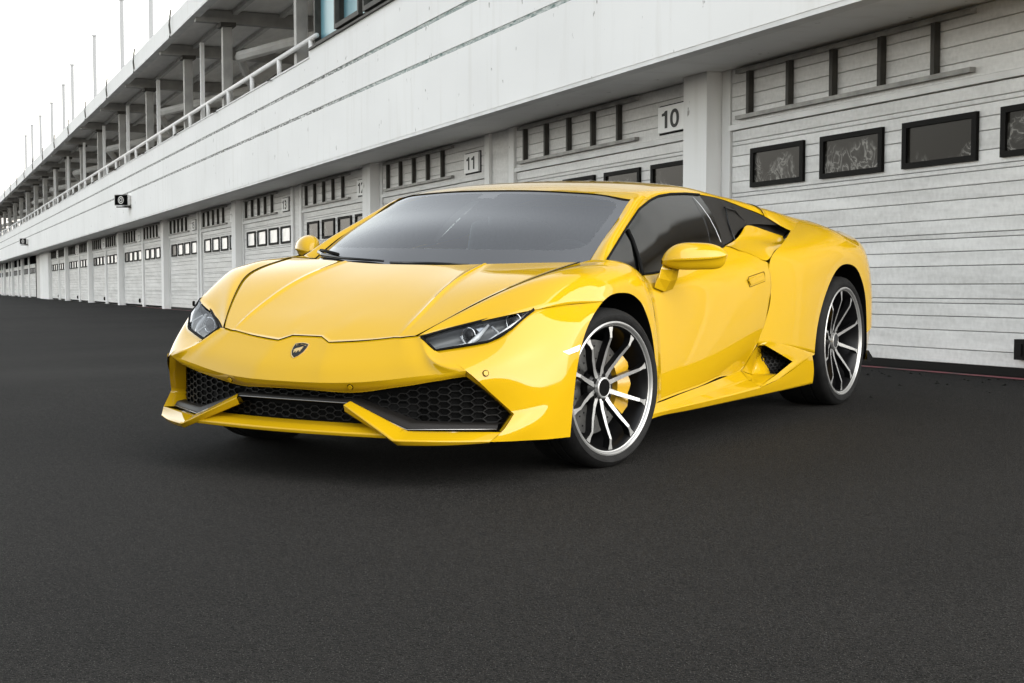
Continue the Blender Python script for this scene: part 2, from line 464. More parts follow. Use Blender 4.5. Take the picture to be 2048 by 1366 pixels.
def glyph(ch):
    """outline faces of one figure, about 0.7 high"""
    if ch == '1':
        v = [(.05, .50), (.05, .60), (.17, .63), (.235, .70), (.36, .70), (.36, 0), (.215, 0), (.215, .50)]
        return [(x, y) for x, y in v], [tuple(range(len(v)))], .50
    c = bpy.data.curves.new('figure', 'FONT'); c.body = ch; c.size = 1.0; c.offset = .022
    o = bpy.data.objects.new('figure_tmp', c); COL.objects.link(o)
    bpy.context.view_layer.update()
    me = bpy.data.meshes.new_from_object(o.evaluated_get(bpy.context.evaluated_depsgraph_get()))
    bpy.data.objects.remove(o)
    v = [(q.co.x, q.co.y) for q in me.vertices]; f = [tuple(p.vertices) for p in me.polygons]
    return v, f, max(x for x, y in v) + .07
def number_mesh(num):
    V = []; F = []; x0 = 0
    for ch in str(num):
        v, f, adv = glyph(ch)
        n = len(V); V += [(x + x0, y) for x, y in v]; F += [tuple(i + n for i in q) for q in f]; x0 += adv
    sc = .245
    out = []
    for x, y in V:
        sx = -(x - x0 / 2) * sc * 1.75
        out.append((sx, 0, y * sc + SH * sx))
    return mesh('number', out, [q[::-1] for q in F], mats=[M['digit']])

def garage(s, num, detail):
    """door whose right end (nearest the camera) is at station s"""
    at = lambda ds, w, h: (s + ds, w, BASE + h)
    d = bobj('garage_door', MB().box(.0, DL, -.06, -.002, .02, 2.05), M['void'], BLD, (s, 0, BASE)) if 'leaf' not in proto else bcopy(proto['leaf'], BLD, (s, 0, BASE))
    proto.setdefault('leaf', d)
    if detail:
        for i in range(len(PL) - 1):
            h = round(PL[i + 1] - PL[i], 4)
            p = part(('plank', h), lambda h=h: plank_mesh(h), M['door'], d, (0, 0, PL[i]), 'plank')
            p.location = (0, 0, PL[i])
        p = part('seal', lambda: MB().box(0, DL, 0, .028, 0, .058), M['frame'], d, (0, 0, .004), 'rubber_seal'); p.location = (0, 0, .004)
    else:
        def allp():
            mb = MB()
            for i in range(len(PL) - 1):
                q = plank_mesh(PL[i + 1] - PL[i]); mb.add([(a, b, c + PL[i]) for a, b, c in q.v], q.f)
            return mb
        p = part('planks', allp, M['door'], d, (0, 0, 0), 'plank_panel'); p.location = (0, 0, 0); p['kind'] = 'stuff'
    for wo, pm in zip(WOFF, panes_for(num)):
        wz = WZ0 + SH * wo
        w_ = part('wf', window_frame_mb, M['frame'], d, (0, 0, 0), 'window_frame'); w_.location = (wo, .009, wz)
        g = part('pane' + pm, lambda: MB().add([(-WW + .03, .034, .02), (-.03, .034, .02), (-.03, .034, WZ1 - WZ0 - .02), (-WW + .03, .034, WZ1 - WZ0 - .02)], [(0, 1, 2, 3)]), M[pm], d, (0, 0, 0), 'window_pane')
        g.location = (wo, .004, wz)
    k_ = part('lock', lambda: MB().box(0, .11, .028, .075, 0, .14).box(.02, .09, .0755, .085, .03, .11), M['frame'], d, (0, 0, 0), 'lock_box'); k_.location = (.72, 0, .125 + SH * .72)
    # transom panel with bars
    t = part('transom', lambda: MB().box(0, DL, -.05, .012, 0, SOF - BASE - 2.10), M['void'], BLD, (s, 0, BASE + 2.10), 'transom')
    for i, (a, b) in enumerate(((0, .125), (.125, .25), (.25, .375), (.375, .503))):
        h = round(b - a, 4)
        if detail:
            p = part(('plank', h), lambda h=h: plank_mesh(h), M['door'], t, (0, 0, a), 'plank'); p.location = (0, .008, a)
    if not detail:
        def tp():
            mb = MB()
            for a, b in ((0, .125), (.125, .25), (.25, .375), (.375, .503)):
                q = plank_mesh(b - a); mb.add([(x, y, z + a) for x, y, z in q.v], q.f)
            return mb
        p = part('tplanks', tp, M['door'], t, (0, 0, 0), 'plank_panel'); p.location = (0, .008, 0); p['kind'] = 'stuff'
    def lay(o, ds, w, h): o.location = (ds, w, h + SH * ds)
    r1 = part('rail', lambda: MB().box(-3.62, 0, 0, .05, 0, .035), M['rail'], t, (0, 0, 0), 'rail'); lay(r1, DL - .16, .039, .035)
    r2 = part('rail', None, None, t, (0, 0, 0), 'rail'); lay(r2, DL - .16, .039, .445)
    for i in range(5):
        b = part('bar', lambda: MB().box(-.05, 0, 0, .05, 0, .374), M['dark_steel'], t, (0, 0, 0), 'bar'); lay(b, DL - .38 - .727 * i, .042, .0706)
    f = part('lintel', lambda: MB().box(-.02, DL + .02, -.05, .06, 0, .048), M['white_dirty'], BLD, (s, 0, BASE + 2.05), 'lintel')
    # number plate
    pl = part('plate', lambda: MB().box(0, .60, 0, .03, 0, .255), M['plate'], BLD, (s + (.24 if num > 9 else .02), .045, BASE + 2.155), 'number_plate')
    k_ = part('plate_shadow', lambda: MB().box(-.035, .635, -.022, -.002, -.018, .273), M['frame'], pl, (0, 0, 0), 'plate_shadow_border'); k_.location = (0, 0, 0)  # dark board stands in for the bracket shadow around the plate
    n = link('number', number_mesh(num), None, pl); n.location = (.30, .0325, .038 + SH * .30)
    return d

def post(s0, s1, w0, w1, mat='white_wall', name='jamb'):
    return bobj(name, MB().box(0, s1 - s0, w0, w1, BASE - .5, SOF), M[mat], BLD, (s0, 0, 0))

PILL = [S_at(u, 0) for u in (1450, 766, 490, 342, 250, 188, 140, 105)]     # near edges of the pillars
PILL = [PILL[0] - 12.05] + PILL
PW = .50
PER = 11.9
def mullion(a, b):
    """strip between two doors: two white posts and boards"""
    post(a + .01, a + .20, -.06, .07)
    post(b - .20, b - .01, -.06, .07)
    if b - a > .45: bobj('mullion_panel', MB().box(0, b - a - .42, -.06, .03, BASE, SOF), M['door'], BLD, (a + .21, 0, 0))
for n in range(-1, 7):
    p0, p1 = PILL[n + 1], PILL[n + 2]
    num = 10 + 2 * n
    det = n <= 2
    sA = p0 + PW + .02
    sC = p1 - .19 - DL
    if n >= 0: garage(sA, num, det)
    garage(sC, num + 1, det)
    mullion(sA + DL, sC)
    post(p1 - .18, p1 - .012, -.06, .05, 'white_dirty')
    bobj('pillar', MB().box(0, PW if n < 6 else 6.4, -.06, .20, BASE - .5, SOF), M['white_wall'], BLD, (p1, 0, 0))
# passage, then the far doors
sx = PILL[-1] + 6.5
bobj('passage', MB().box(0, 6.0, -.10, -.02, BASE, SOF), M['steel'], BLD, (sx, 0, 0))
for n in range(4):
    sA = sx + 6.3 + PER * n
    for q in (0, DL + .78):
        d = bcopy(proto['leaf'], BLD, (sA + q, 0, BASE))
        p = bcopy(proto['planks'], d, (0, 0, 0)); p.location = (0, 0, 0); p['kind'] = 'stuff'
        for wo in WOFF:
            w_ = bcopy(proto['wf'], d, (0, 0, 0)); w_.location = (wo, .009, WZ0 + SH * wo)
        bcopy(proto['transom'], BLD, (sA + q, 0, BASE + 2.10)); bcopy(proto['lintel'], BLD, (sA + q, 0, BASE + 2.05))
    post(sA + DL + .01, sA + DL + .77, -.06, .09)
    bobj('pillar', MB().box(0, .70, -.06, .20, BASE - .5, SOF), M['white_wall'], BLD, (sA + 2 * DL + .80, 0, 0))
# junction boxes low on the door jambs
for u in (332, 203):
    pass

# ---- terrace railing, rods
RW = .92
bobj('handrail', MB().tube([(sj - .1, RW, 4.07), (S1, RW, 4.07)], .042, 8), M['white_wall'], smooth=True)
s = sj + .3; first = None
i = 0
while s < 150:
    if first is None: first = bobj('rail_post', MB().tube([(0, 0, 3.74), (0, 0, 4.05)], .045, 8), M['white_wall'], BLD, (s, RW, 0), True)
    else: bcopy(first, BLD, (s, RW, 0))
    s += 2.55; i += 1
rod0 = None
for u in (540, 432, 353, 290, 233, 188, 149, 121, 99, 80):
    s = S_at(u, 1.1)
    if rod0 is None: rod0 = bobj('flag_rod', MB().tube([(0, 1.10, 3.70), (1.35, .55, 4.05)], .018, 6), M['dark_steel'], BLD, (s, 0, 0), True)
    else: bcopy(rod0, BLD, (s, 0, 0))
# ---- canopy
CE = 146.0
cw, ch0, ch1 = 1.5, 5.706, 6.13
bobj('canopy_gutter', MB().box(6, CE, cw - .06, cw, ch0 + .02, ch1), M['white_wall'])
bobj('canopy_gutter_lip', MB().box(6, CE, cw - .16, cw + .03, ch0 - .03, ch0 + .02), M['white_dirty'])
und = MB()
und.add([(6, cw - .16, ch0 + .16), (CE, cw - .16, ch0 + .16), (CE, -9, ch0 - .15), (6, -9, ch0 - .15), (6, cw - .16, ch1 + .0), (CE, cw - .16, ch1), (CE, -9, ch1), (6, -9, ch1)], BOXF)
bobj('canopy', und, M['roof_sheet'])
purl = None
for i, w in enumerate((.6, -.4, -1.4, -2.4, -3.4, -4.4, -5.4, -6.4)):
    z = ch0 + .16 - (cw - .16 - w) * .0292
    bobj('purlin', MB().box(6, CE, w - .05, w + .05, z - .09, z - .004), M['steel'])
cols = [S_at(u, .75) for u in (608, 461, 383, 306)]
while cols[-1] < 138: cols.append(cols[-1] + 6.6)
beam = colp = capp = br = None
for i, s in enumerate(cols):
    if beam is None:
        beam = bobj('roof_beam', MB().add([(-.11, 1.42, 5.60), (.11, 1.42, 5.60), (.11, -8.8, 5.22), (-.11, -8.8, 5.22), (-.11, 1.42, 5.852), (.11, 1.42, 5.852), (.11, -8.8, 5.562), (-.11, -8.8, 5.562)], BOXF), M['column'], BLD, (s, 0, 0))
        colp = bobj('column', MB().box(-.10, .10, .66, .86, 3.3, 5.50), M['column'], BLD, (s, 0, 0))
        capp = bobj('column_head', MB().box(-.22, .22, .60, .92, 5.501, 5.58), M['dark_steel'], BLD, (s, 0, 0))
    else:
        bcopy(beam, BLD, (s, 0, 0)); bcopy(colp, BLD, (s, 0, 0)); bcopy(capp, BLD, (s, 0, 0))
    if i % 2 == 1:
        bobj('brace', MB().tube([(s, .50, 4.9), (s - 6.2, -4.5, 5.9)], .12, 8), M['steel'], smooth=False)
        bobj('brace', MB().tube([(s, .50, 4.9), (s + 5.6, -1.5, 3.4)], .10, 8), M['steel'], smooth=False)
sl = None
for u in (398, 312, 252, 205, 166, 134, 108, 86, 68, 52):
    s = S_at(u, .95)
    if sl is None: sl = bobj('slim_post', MB().box(-.045, .045, .76, .85, 3.3, 5.58), M['white_wall'], BLD, (s, 0, 0))
    else: bcopy(sl, BLD, (s, 0, 0))
# terrace steps at the back
for i in range(6):
    bobj('terrace_step', MB().box(sj + .5, CE, -9, -3.0 - .8 * i, 3.30 + .38 * i, 3.60 + .38 * i), M['terrace'])
bobj('terrace_end_wall', MB().box(sj - .6, sj - .3, -9, .72, 3.3, 5.6), M['white_wall'])
# gutter joints: a bent downpipe hook at every bay
hk = None
s = S_at(353, 1.5)
s0_ = s
for k in range(-2, 18):
    sk = s0_ + 6.6 * k
    if sk < 8 or sk > 144: continue
    if hk is None: hk = bobj('gutter_hook', MB().tube([(0, 1.53, ch1 + .12), (.03, 1.55, ch1 - .02), (.08, 1.56, ch0 + .22), (.02, 1.55, ch0 + .04), (.06, 1.56, ch0 - .06)], .022, 6), M['dark_steel'], BLD, (sk, 0, 0), True)
    else: bcopy(hk, BLD, (sk, 0, 0))
# ---- glazed control room above the near garages
fr_ = MB()
zb, zt = 3.861, 6.0
xs_ = [S_at(u, .85) for u in (638, 683, 740, 812, 905, 1030, 1210)] + [S0]
for i in range(len(xs_) - 1):
    a, b = xs_[i], xs_[i + 1]
    w = bobj('window', MB().box(-.10, 0, .72, .90, zb, zt).box(b - a, -.101, .72, .90, zb, zb + .12), M['dark_steel'], BLD, (a, 0, 0))
    p = bobj('window_pane', MB().add([(b - a, .80, zb + .12), (-.10, .80, zb + .12), (-.10, .80, zt), (b - a, .80, zt)], [(0, 1, 2, 3)]), M['blue_pane'], w, (0, 0, 0))
    if 0 < i < 4:
        t = .07; L = a - b
        bobj('opening_sash', MB().box(-L + .06, -.18, .91, .98, zb + .10, zb + .17).box(-.18 - t, -.18, .91, .98, zb + .1705, zt - .2).box(-L + .06, -L + .06 + t, .91, .98, zb + .1705, zt - .2), M['dark_steel'], w, (0, 0, 0))
bobj('room_back', MB().box(S0, xs_[0] - .2, -1.2, -1.1, 3.8, 6.0), M['room'])
bobj('room_floor', MB().box(S0, xs_[0] - .2, -1.1, .72, 3.75, 3.80), M['room'])
bobj('room_end', MB().box(xs_[0] - .2, xs_[0] - .1, -1.2, .72, 3.8, 6.0), M['dark_steel'])

# ---- loudspeakers on the fascia
def to_world(s, w, h): return BLD_M @ Vector((s, w, h + SH * s))
BLD_M = Matrix.Translation(P0) @ Matrix.Rotation(math.atan2(DH.y, DH.x), 4, 'Z')
def speaker(u, label, sc):
    s = S_at(u, 1.2)
    e = empty('loudspeaker', to_world(s, 1.05, 2.60), math.atan2(DH.y, DH.x) + R(28))
    tag(e, label, 'loudspeaker', 'loudspeakers on the fascia')
    e.scale = (sc, sc, sc)
    v = [(-.34, .30, -.16), (.34, .30, -.16), (.34, .30, .16), (-.34, .30, .16), (-.22, .02, -.10), (.22, .02, -.10), (.22, .02, .10), (-.22, .02, .10)]
    o = MB().add(v, [(4, 5, 6, 7), (0, 1, 5, 4), (1, 2, 6, 5), (2, 3, 7, 6), (3, 0, 4, 7)]).build('housing', M['white_dirty'], e)
    MB().add([(-.31, .302, -.14), (.31, .302, -.14), (.31, .302, .14), (-.31, .302, .14)], [(0, 1, 2, 3)]).build('grille', M['void'], e)
    ring = MB()
    n = 24
    for r0, r1, y in ((.115, .085, .306), (.06, .035, .308)):
        v = [(r * math.cos(2 * math.pi * k / n) * 1.25, y, r * math.sin(2 * math.pi * k / n)) for r in (r0, r1) for k in range(n)]
        ring.add(v, [(k, (k + 1) % n, n + (k + 1) % n, n + k) for k in range(n)])
    ring.build('horn_ring', M['steel'], e)
    MB().box(-.36, .30, -.02, .26, -.22, -.185).build('bracket', M['frame'], e)
    MB().box(.20, .30, -.25, .05, -.22, -.10).build('bracket_arm', M['white_dirty'], e)
speaker(252, 'grey horn loudspeaker on the white fascia, the nearer of the two', 1.0)
speaker(52, 'small far loudspeaker on the white fascia above the distant doors', 1.0)

# ---- white masts standing above the canopy
names = ['first', 'second', 'third', 'fourth', 'fifth', 'sixth', 'seventh', 'eighth', 'ninth']
mast0 = None
for i, (u, hh) in enumerate(((311, 8.6), (253, 8.40), (198, 8.45), (153, 8.5), (135, 8.2), (111, 8.1), (88, 8.2), (71, 8.3), (58, 8.2))):
    s = S_at(u, 1.2)
    e = empty('mast', to_world(s, 1.2, ch1 - .02))
    tag(e, 'white flag mast rising above the canopy edge, %s from the right' % names[i], 'mast', 'masts along the canopy')
    r = .055
    MB().box(-r, r, -r, r, 0, hh - ch1).build('pole', M['mast'], e)
    MB().box(-r - .02, r + .02, -r - .02, r + .02, hh - ch1, hh - ch1 + .06).build('pole_cap', M['mast'], e)

# ================================================================ ground
def ground_z(X, Y):
    d = Vector((X - P0.x, Y - P0.y, 0)); s = d.dot(DH); t = d.dot(Vector((-DH.y, DH.x, 0)))
    b = CAM_H + BASE + SH * s
    sa, sb = 12.3, 18.0
    if s <= sa: pad = 0.0
    elif s >= sb: pad = b
    else:
        u = (s - sa) / (sb - sa); L = sb - sa; zb_ = CAM_H + BASE + SH * sb
        pad = zb_ * (3 * u * u - 2 * u ** 3) + SH * L * (u ** 3 - u * u)
    f = min(max(t / 2.3, 0), 1); f = f * f * (3 - 2 * f)
    return b * (1 - f) + pad * f
# grid laid out along the building: stations s and distance t from the doors
ss = list(np.arange(-30, 26, .5)) + list(np.arange(26, 200, 4.0)) + [260, 400]
tt = [-6, -1, -.3] + list(np.arange(0, 2.4, .2)) + list(np.arange(2.4, 12, .8)) + list(np.arange(12, 60, 6)) + [60, 120, 300]
V = []; F = []
NV = Vector((-DH.y, DH.x, 0))
for s in ss:
    for t in tt:
        p = P0 + DH * s + NV * t
        V.append((p.x, p.y, ground_z(p.x, p.y)))
nt_ = len(tt)
for i in range(len(ss) - 1):
    for j in range(nt_ - 1):
        F.append((i * nt_ + j, (i + 1) * nt_ + j, (i + 1) * nt_ + j + 1, i * nt_ + j + 1))
g = link('ground', mesh('ground', V, [f[::-1] for f in F], True), M['asphalt']); tag(g, kind='structure')
V = []; F = []
for s in np.arange(4, 60, .5):
    for t in (.10, .21):
        p = P0 + DH * s + NV * t; V.append((p.x, p.y, ground_z(p.x, p.y) + .005))
for i in range(len(V) // 2 - 1): F.append((2 * i, 2 * i + 2, 2 * i + 3, 2 * i + 1)[::-1])
g = link('painted_red_line', mesh('painted_red_line', V, F), M['red_line']); tag(g, kind='structure')

# loose grit swept along the foot of the doors
mb = MB(); rg = random.Random(3)
for i in range(150):
    s = rg.uniform(10.5, 19); t = abs(rg.gauss(0, 1.1)) + .25
    p = P0 + DH * s + NV * t; r = rg.uniform(.006, .020); z = ground_z(p.x, p.y)
    a = rg.uniform(0, 3); q = [(p.x + r * rg.uniform(.6, 1.5) * math.cos(a + k * 1.57), p.y + r * rg.uniform(.6, 1.5) * math.sin(a + k * 1.57), z - .001) for k in range(4)]
    mb.add(q + [(p.x, p.y, z + r * .5)], [(0, 1, 4), (1, 2, 4), (2, 3, 4), (3, 0, 4)])
M['grit'] = plain('dark_grit', (.004, .004, .0035), .9, spec=.1)
g = mb.build('grit', M['grit']); tag(g, 'dark grit scattered on the asphalt near the garage doors', 'grit', kind='stuff')
# ================================================================ the car
PSI = R(30.7776)
CAR = empty('sports_car', (-0.3951, 7.2460, 0.0), math.atan2(-math.cos(PSI), -math.sin(PSI)))
tag(CAR, 'low yellow sports car with black honeycomb grille parked in front of the garages', 'car')
# car axes: x forward (front axle at 0), y to the car's left, z up

def spline_matrix(t, ts, crease):
    """matrix taking knot values to values at ts; C2 natural cubic between crease knots"""
    n = len(t); B = np.zeros((len(ts), n))
    cuts = sorted(set([0, n - 1] + [c for c in crease if 0 < c < n - 1]))
    for a, b in zip(cuts[:-1], cuts[1:]):
        k = np.array(t[a:b + 1]); m = len(k); h = np.diff(k)
        A = np.zeros((m, m)); Q = np.zeros((m, m))
        A[0, 0] = A[-1, -1] = 1
        for i in range(1, m - 1):
            A[i, i - 1] = h[i - 1]; A[i, i] = 2 * (h[i - 1] + h[i]); A[i, i + 1] = h[i]
            Q[i, i - 1] = 6 / h[i - 1]; Q[i, i] = -6 / h[i - 1] - 6 / h[i]; Q[i, i + 1] = 6 / h[i]
        S = np.linalg.solve(A, Q)
        for j, x in enumerate(ts):
            if (x < k[0] - 1e-9 and a != 0) or (x > k[-1] + 1e-9) or (x <= k[0] + 1e-12 and a != 0): continue
            i = min(max(int(np.searchsorted(k, x) - 1), 0), m - 2)
            hh = h[i]; u = (k[i + 1] - x) / hh; w = (x - k[i]) / hh
            row = np.zeros(m); row[i] += u; row[i + 1] += w
            row += ((u ** 3 - u) * S[i] + (w ** 3 - w) * S[i + 1]) * hh * hh / 6
            B[j, :] = 0; B[j, a:b + 1] = row
    return B

def surf(G, sub=6, cr=(), cc=(), trim=(0, 0, 0, 0)):
    """dense grid interpolating control grid G[row][col]; trim drops ghost rows/cols (top, bottom, left, right)"""
    P = np.array(G, float); nr, nc = P.shape[:2]
    def knots(D): return np.concatenate([[0], np.cumsum(np.maximum(D, 1e-4) ** 0.75)])
    tr = knots(np.linalg.norm(np.diff(P, axis=0), axis=2).mean(1))
    tcn = knots(np.linalg.norm(np.diff(P, axis=1), axis=2).mean(0))
    def samples(t, a, b):
        out = []
        for i in range(a, len(t) - 1 - b):
            out += list(np.linspace(t[i], t[i + 1], sub, endpoint=False))
        return np.array(out + [t[len(t) - 1 - b]])
    Br = spline_matrix(tr, samples(tr, trim[0], trim[1]), cr)
    Bc = spline_matrix(tcn, samples(tcn, trim[2], trim[3]), cc)
    return np.einsum('ai,ijk,bj->abk', Br, P, Bc)

def relax(S, n, keep=()):
    """fairing: smooth the inside of a dense grid with its border fixed"""
    S = S.copy()
    for it in range(n):
        for lam in ((0.5, -0.52) if n < 40 else (0.5,)):
            L = np.zeros_like(S)
            L[1:-1, 1:-1] = (S[:-2, 1:-1] + S[2:, 1:-1] + S[1:-1, :-2] + S[1:-1, 2:]) / 4 - S[1:-1, 1:-1]
            for k in keep: L[k, :] = 0
            S += lam * L
    return S

def sheet(name, S, mat, parent=CAR, gap='', mirror=False, flip=False, depth=0.0035, gw=0.0008, thick=0.0):
    """panel from a dense grid; gap sides ('tblr') are pulled in and turned down into a dark joint"""
    S = np.array(S, float)
    if mirror: S = S * np.array([1, -1, 1])
    nr, nc = S.shape[:2]
    du = np.gradient(S, axis=0); dv = np.gradient(S, axis=1)
    N = np.cross(du, dv); ln = np.linalg.norm(N, axis=2, keepdims=True); N = N / np.maximum(ln, 1e-9)
    s = -1 if (flip != mirror) else 1
    N = N * s
    if 't' in gap: d = S[1] - S[0]; S[0] += d / np.maximum(np.linalg.norm(d, axis=1, keepdims=True), 1e-6) * gw
    if 'b' in gap: d = S[-2] - S[-1]; S[-1] += d / np.maximum(np.linalg.norm(d, axis=1, keepdims=True), 1e-6) * gw
    if 'l' in gap: d = S[:, 1] - S[:, 0]; S[:, 0] += d / np.maximum(np.linalg.norm(d, axis=1, keepdims=True), 1e-6) * gw
    if 'r' in gap: d = S[:, -2] - S[:, -1]; S[:, -1] += d / np.maximum(np.linalg.norm(d, axis=1, keepdims=True), 1e-6) * gw
    V = S.reshape(-1, 3).tolist(); F = []; FM = []
    idx = lambda i, j: i * nc + j
    for i in range(nr - 1):
        for j in range(nc - 1):
            q = (idx(i, j), idx(i + 1, j), idx(i + 1, j + 1), idx(i, j + 1))
            F.append(q if s > 0 else q[::-1]); FM.append(0)
    def flange(ids):
        base = len(V)
        for (i, j) in ids: V.append((S[i, j] - N[i, j] * depth).tolist())
        for k in range(len(ids) - 1):
            F.append((idx(*ids[k]), idx(*ids[k + 1]), base + k + 1, base + k)); FM.append(1)
    if 't' in gap: flange([(0, j) for j in range(nc)])
    if 'b' in gap: flange([(nr - 1, j) for j in range(nc)])
    if 'l' in gap: flange([(i, 0) for i in range(nr)])
    if 'r' in gap: flange([(i, nc - 1) for i in range(nr)])
    me = mesh(name, V, F, True, [mat, M['seam']], FM)
    return link(name, me, None, parent)

def both(name, S, mat, **k):
    a = sheet(name, S, mat, **k)
    k2 = dict(k)
    if isinstance(k.get('parent'), tuple):
        pass
    b = sheet(name, S, mat, mirror=True, **k)
    return a, b

def lerp(a, b, t): return tuple(x + (y - x) * t for x, y in zip(a, b))
def mir(p): return (p[0], -p[1], p[2])
def full(G):
    """half grid whose first column lies on y = 0 -> full-width grid"""
    return [[mir(p) for p in row[:0:-1]] + list(row) for row in G]

# ---- hood -------------------------------------------------------
HOOD = [
 [(0.778,0,0.538),(0.779,0.07,0.538),(0.803,0.122,0.519),(0.772,0.28,0.531),(0.746,0.385,0.5435),(0.744,0.4,0.544),(0.743,0.412,0.544),(0.733,0.435,0.5475),(0.721,0.466,0.551)],
 [(0.69,0,0.584),(0.689,0.072,0.584),(0.69,0.135,0.584),(0.674,0.28,0.5865),(0.659,0.387,0.592),(0.657,0.402,0.5965),(0.656,0.414,0.5925),(0.656,0.46,0.5905),(0.654,0.512,0.588)],
 [(0.59,0,0.63),(0.589,0.074,0.63),(0.586,0.14,0.6305),(0.577,0.278,0.6325),(0.565,0.384,0.638),(0.563,0.399,0.6445),(0.5619999999999999,0.411,0.6385),(0.56,0.49,0.6395),(0.556,0.568,0.64)],
 [(0.43,0,0.694),(0.429,0.075,0.694),(0.427,0.142,0.6945),(0.425,0.27,0.6965),(0.422,0.373,0.702),(0.42,0.388,0.7095),(0.419,0.4,0.7025),(0.425,0.52,0.7035),(0.427,0.637,0.7)],
 [(0.26,0,0.75),(0.259,0.073,0.75),(0.257,0.138,0.7505),(0.251,0.255,0.7535),(0.242,0.357,0.761),(0.24,0.372,0.7685),(0.239,0.384,0.7615),(0.236,0.56,0.7665),(0.24,0.712,0.762)],
 [(0.075,0,0.798),(0.074,0.07,0.798),(0.072,0.13,0.798),(0.061,0.245,0.8005),(0.047,0.341,0.805),(0.045,0.356,0.8095),(0.044,0.368,0.8055),(-0.02,0.58,0.812),(-0.07,0.742,0.815)],
]
Sh = surf(full(HOOD), 6, cc=(2, 3, 4, 6, 7, 9, 10, 12, 13, 14))
sheet('hood', Sh, M['paint'], gap='tlr')

# ---- nose panel (upper front bumper) ----------------------------
ntop = HOOD[0] + [(.721,.493,.549),(.729,.53,.525),(.735,.565,.502)]
nbot = [(.925,0,.376),(.923,.09,.376),(.918,.165,.377),(.882,.335,.385),(.849,.456,.399),(.845,.47,.401),(.841,.484,.403),(.824,.546,.412),(.806,.60,.419),(.793,.64,.425),(.780,.68,.431),(.765,.72,.436)]
NOSE = [ntop]
for t, bz, bx in ((.33, .010, .006), (.68, .010, .012)):
    NOSE.append([(lerp(a, b, t)[0] + bx, lerp(a, b, t)[1], lerp(a, b, t)[2] + bz * .4) for a, b in zip(ntop, nbot)])
NOSE.append(nbot)
# ---- chamfer above the grille -----------------------------------
ctop = nbot
cbot = [(.893,0,.345),(.891,.09,.344),(.884,.17,.342),(.850,.30,.342),(.836,.42,.3615),(.833,.435,.364),(.830,.450,.3665),(.816,.52,.378),(.803,.575,.389),(.788,.625,.398),(.772,.665,.406),(.748,.708,.413)]
CH = [ctop, [(lerp(a, b, .5)[0] + .004, lerp(a, b, .5)[1], lerp(a, b, .5)[2] - .001) for a, b in zip(ctop, cbot)], cbot]
Scham = surf(full(CH), 5, cc=())
sheet('grille_surround', Scham, M['paint'], gap='b', gw=0, depth=0.03)

# ---- bumper corner ----------------------------------------------
BUMP = [
 [(.735,.565,.502),(.629,.737,.535),(.558,.791,.582),(.454,.825,.648),(.300,.888,.663),(.117,.945,.669)],
 [(.765,.720,.436),(.665,.795,.463),(.570,.848,.495),(.455,.897,.536),(.330,.931,.576),(.220,.946,.602)],
 [(.700,.782,.355),(.630,.836,.373),(.555,.880,.394),(.470,.915,.424),(.380,.937,.463),(.295,.946,.505)],
 [(.625,.841,.270),(.580,.872,.277),(.530,.899,.288),(.475,.921,.306),(.410,.938,.335),(.343,.946,.372)],
 [(.690,.826,.208),(.625,.865,.215),(.560,.894,.220),(.495,.916,.226),(.430,.932,.233),(.363,.943,.241)],
 [(.733,.800,.175),(.660,.845,.172),(.580,.880,.169),(.510,.908,.166),(.440,.926,.164),(.371,.939,.162)],
]
Sb = surf(BUMP, 7, cr=(3,))
both('bumper_corner', Sb, M['paint'], gap='t', depth=.004)
for r_, t in ((1, .33), (2, .68)):                      # nose panel shares its side edge with the corner
    i = t * 7; a = int(i); NOSE[r_][-1] = tuple(Sb[a, 0] + (Sb[a + 1, 0] - Sb[a, 0]) * (i - a))
    d_ = Sb[int(round(i)), 1] - Sb[int(round(i)), 0]; d_ = d_ / np.linalg.norm(d_)       # tangent carries on across the joint
    for k_, f_ in ((2, .8), (3, .35)): NOSE[r_][-k_] = lerp(NOSE[r_][-k_], tuple(np.array(NOSE[r_][-1]) - d_ * np.linalg.norm(np.array(NOSE[r_][-1]) - np.array(NOSE[r_][-k_]))), f_)
Snose = surf(full(NOSE), 5, cc=(9, 10, 12, 13))
sheet('nose_panel', Snose, M['paint'], gap='t')
# inside return of the corner towards the grille
CIN = [
 [(.765,.720,.436),(.700,.782,.355),(.625,.841,.270),(.690,.826,.208)],
 [(.748,.708,.413),(.683,.772,.345),(.615,.826,.267),(.662,.800,.208)],
 [(.700,.690,.400),(.640,.745,.335),(.575,.795,.262),(.610,.770,.206)],
]
both('grille_cheek', surf(CIN, 5, cr=(1,), cc=(2,)), M['paint'])

# ---- lower fins ---------------------------------------------------
E1 = [(.897,.258,.296),(.938,.507,.182),(.845,.655,.178),(.733,.80,.175)]
E2 = [(.872,.272,.309),(.846,.514,.209),(.765,.66,.207),(.690,.826,.208)]
E3 = [(.885,.255,.270),(.912,.515,.162),(.832,.655,.162),(.728,.797,.170)]
E4 = [(.800,.300,.262),(.800,.525,.180),(.73,.655,.178),(.62,.77,.178)]
FIN = [E4, E2, E1, E3, E4]
Sf = surf(FIN, 6, cr=(1, 2, 3), cc=(1,))
for side in (False, True):
    o = sheet('bumper_fin', Sf, M['paint'], mirror=side)
# ---- front splitter blade ----------------------------------------
yy = [0, .12, .24, .36, .45, .50]
SPL = [[(.86 - y * y * .25, y, .222) for y in yy],
       [(.912 - y * y * .22, y, .214) for y in yy],
       [(.952 - y * y * .22, y, .196) for y in yy],
       [(.948 - y * y * .22, y, .184) for y in yy],
       [(.80, y, .176) for y in yy]]
sheet('front_splitter', surf(full(SPL), 4, cr=(1, 2, 3)), M['paint'])

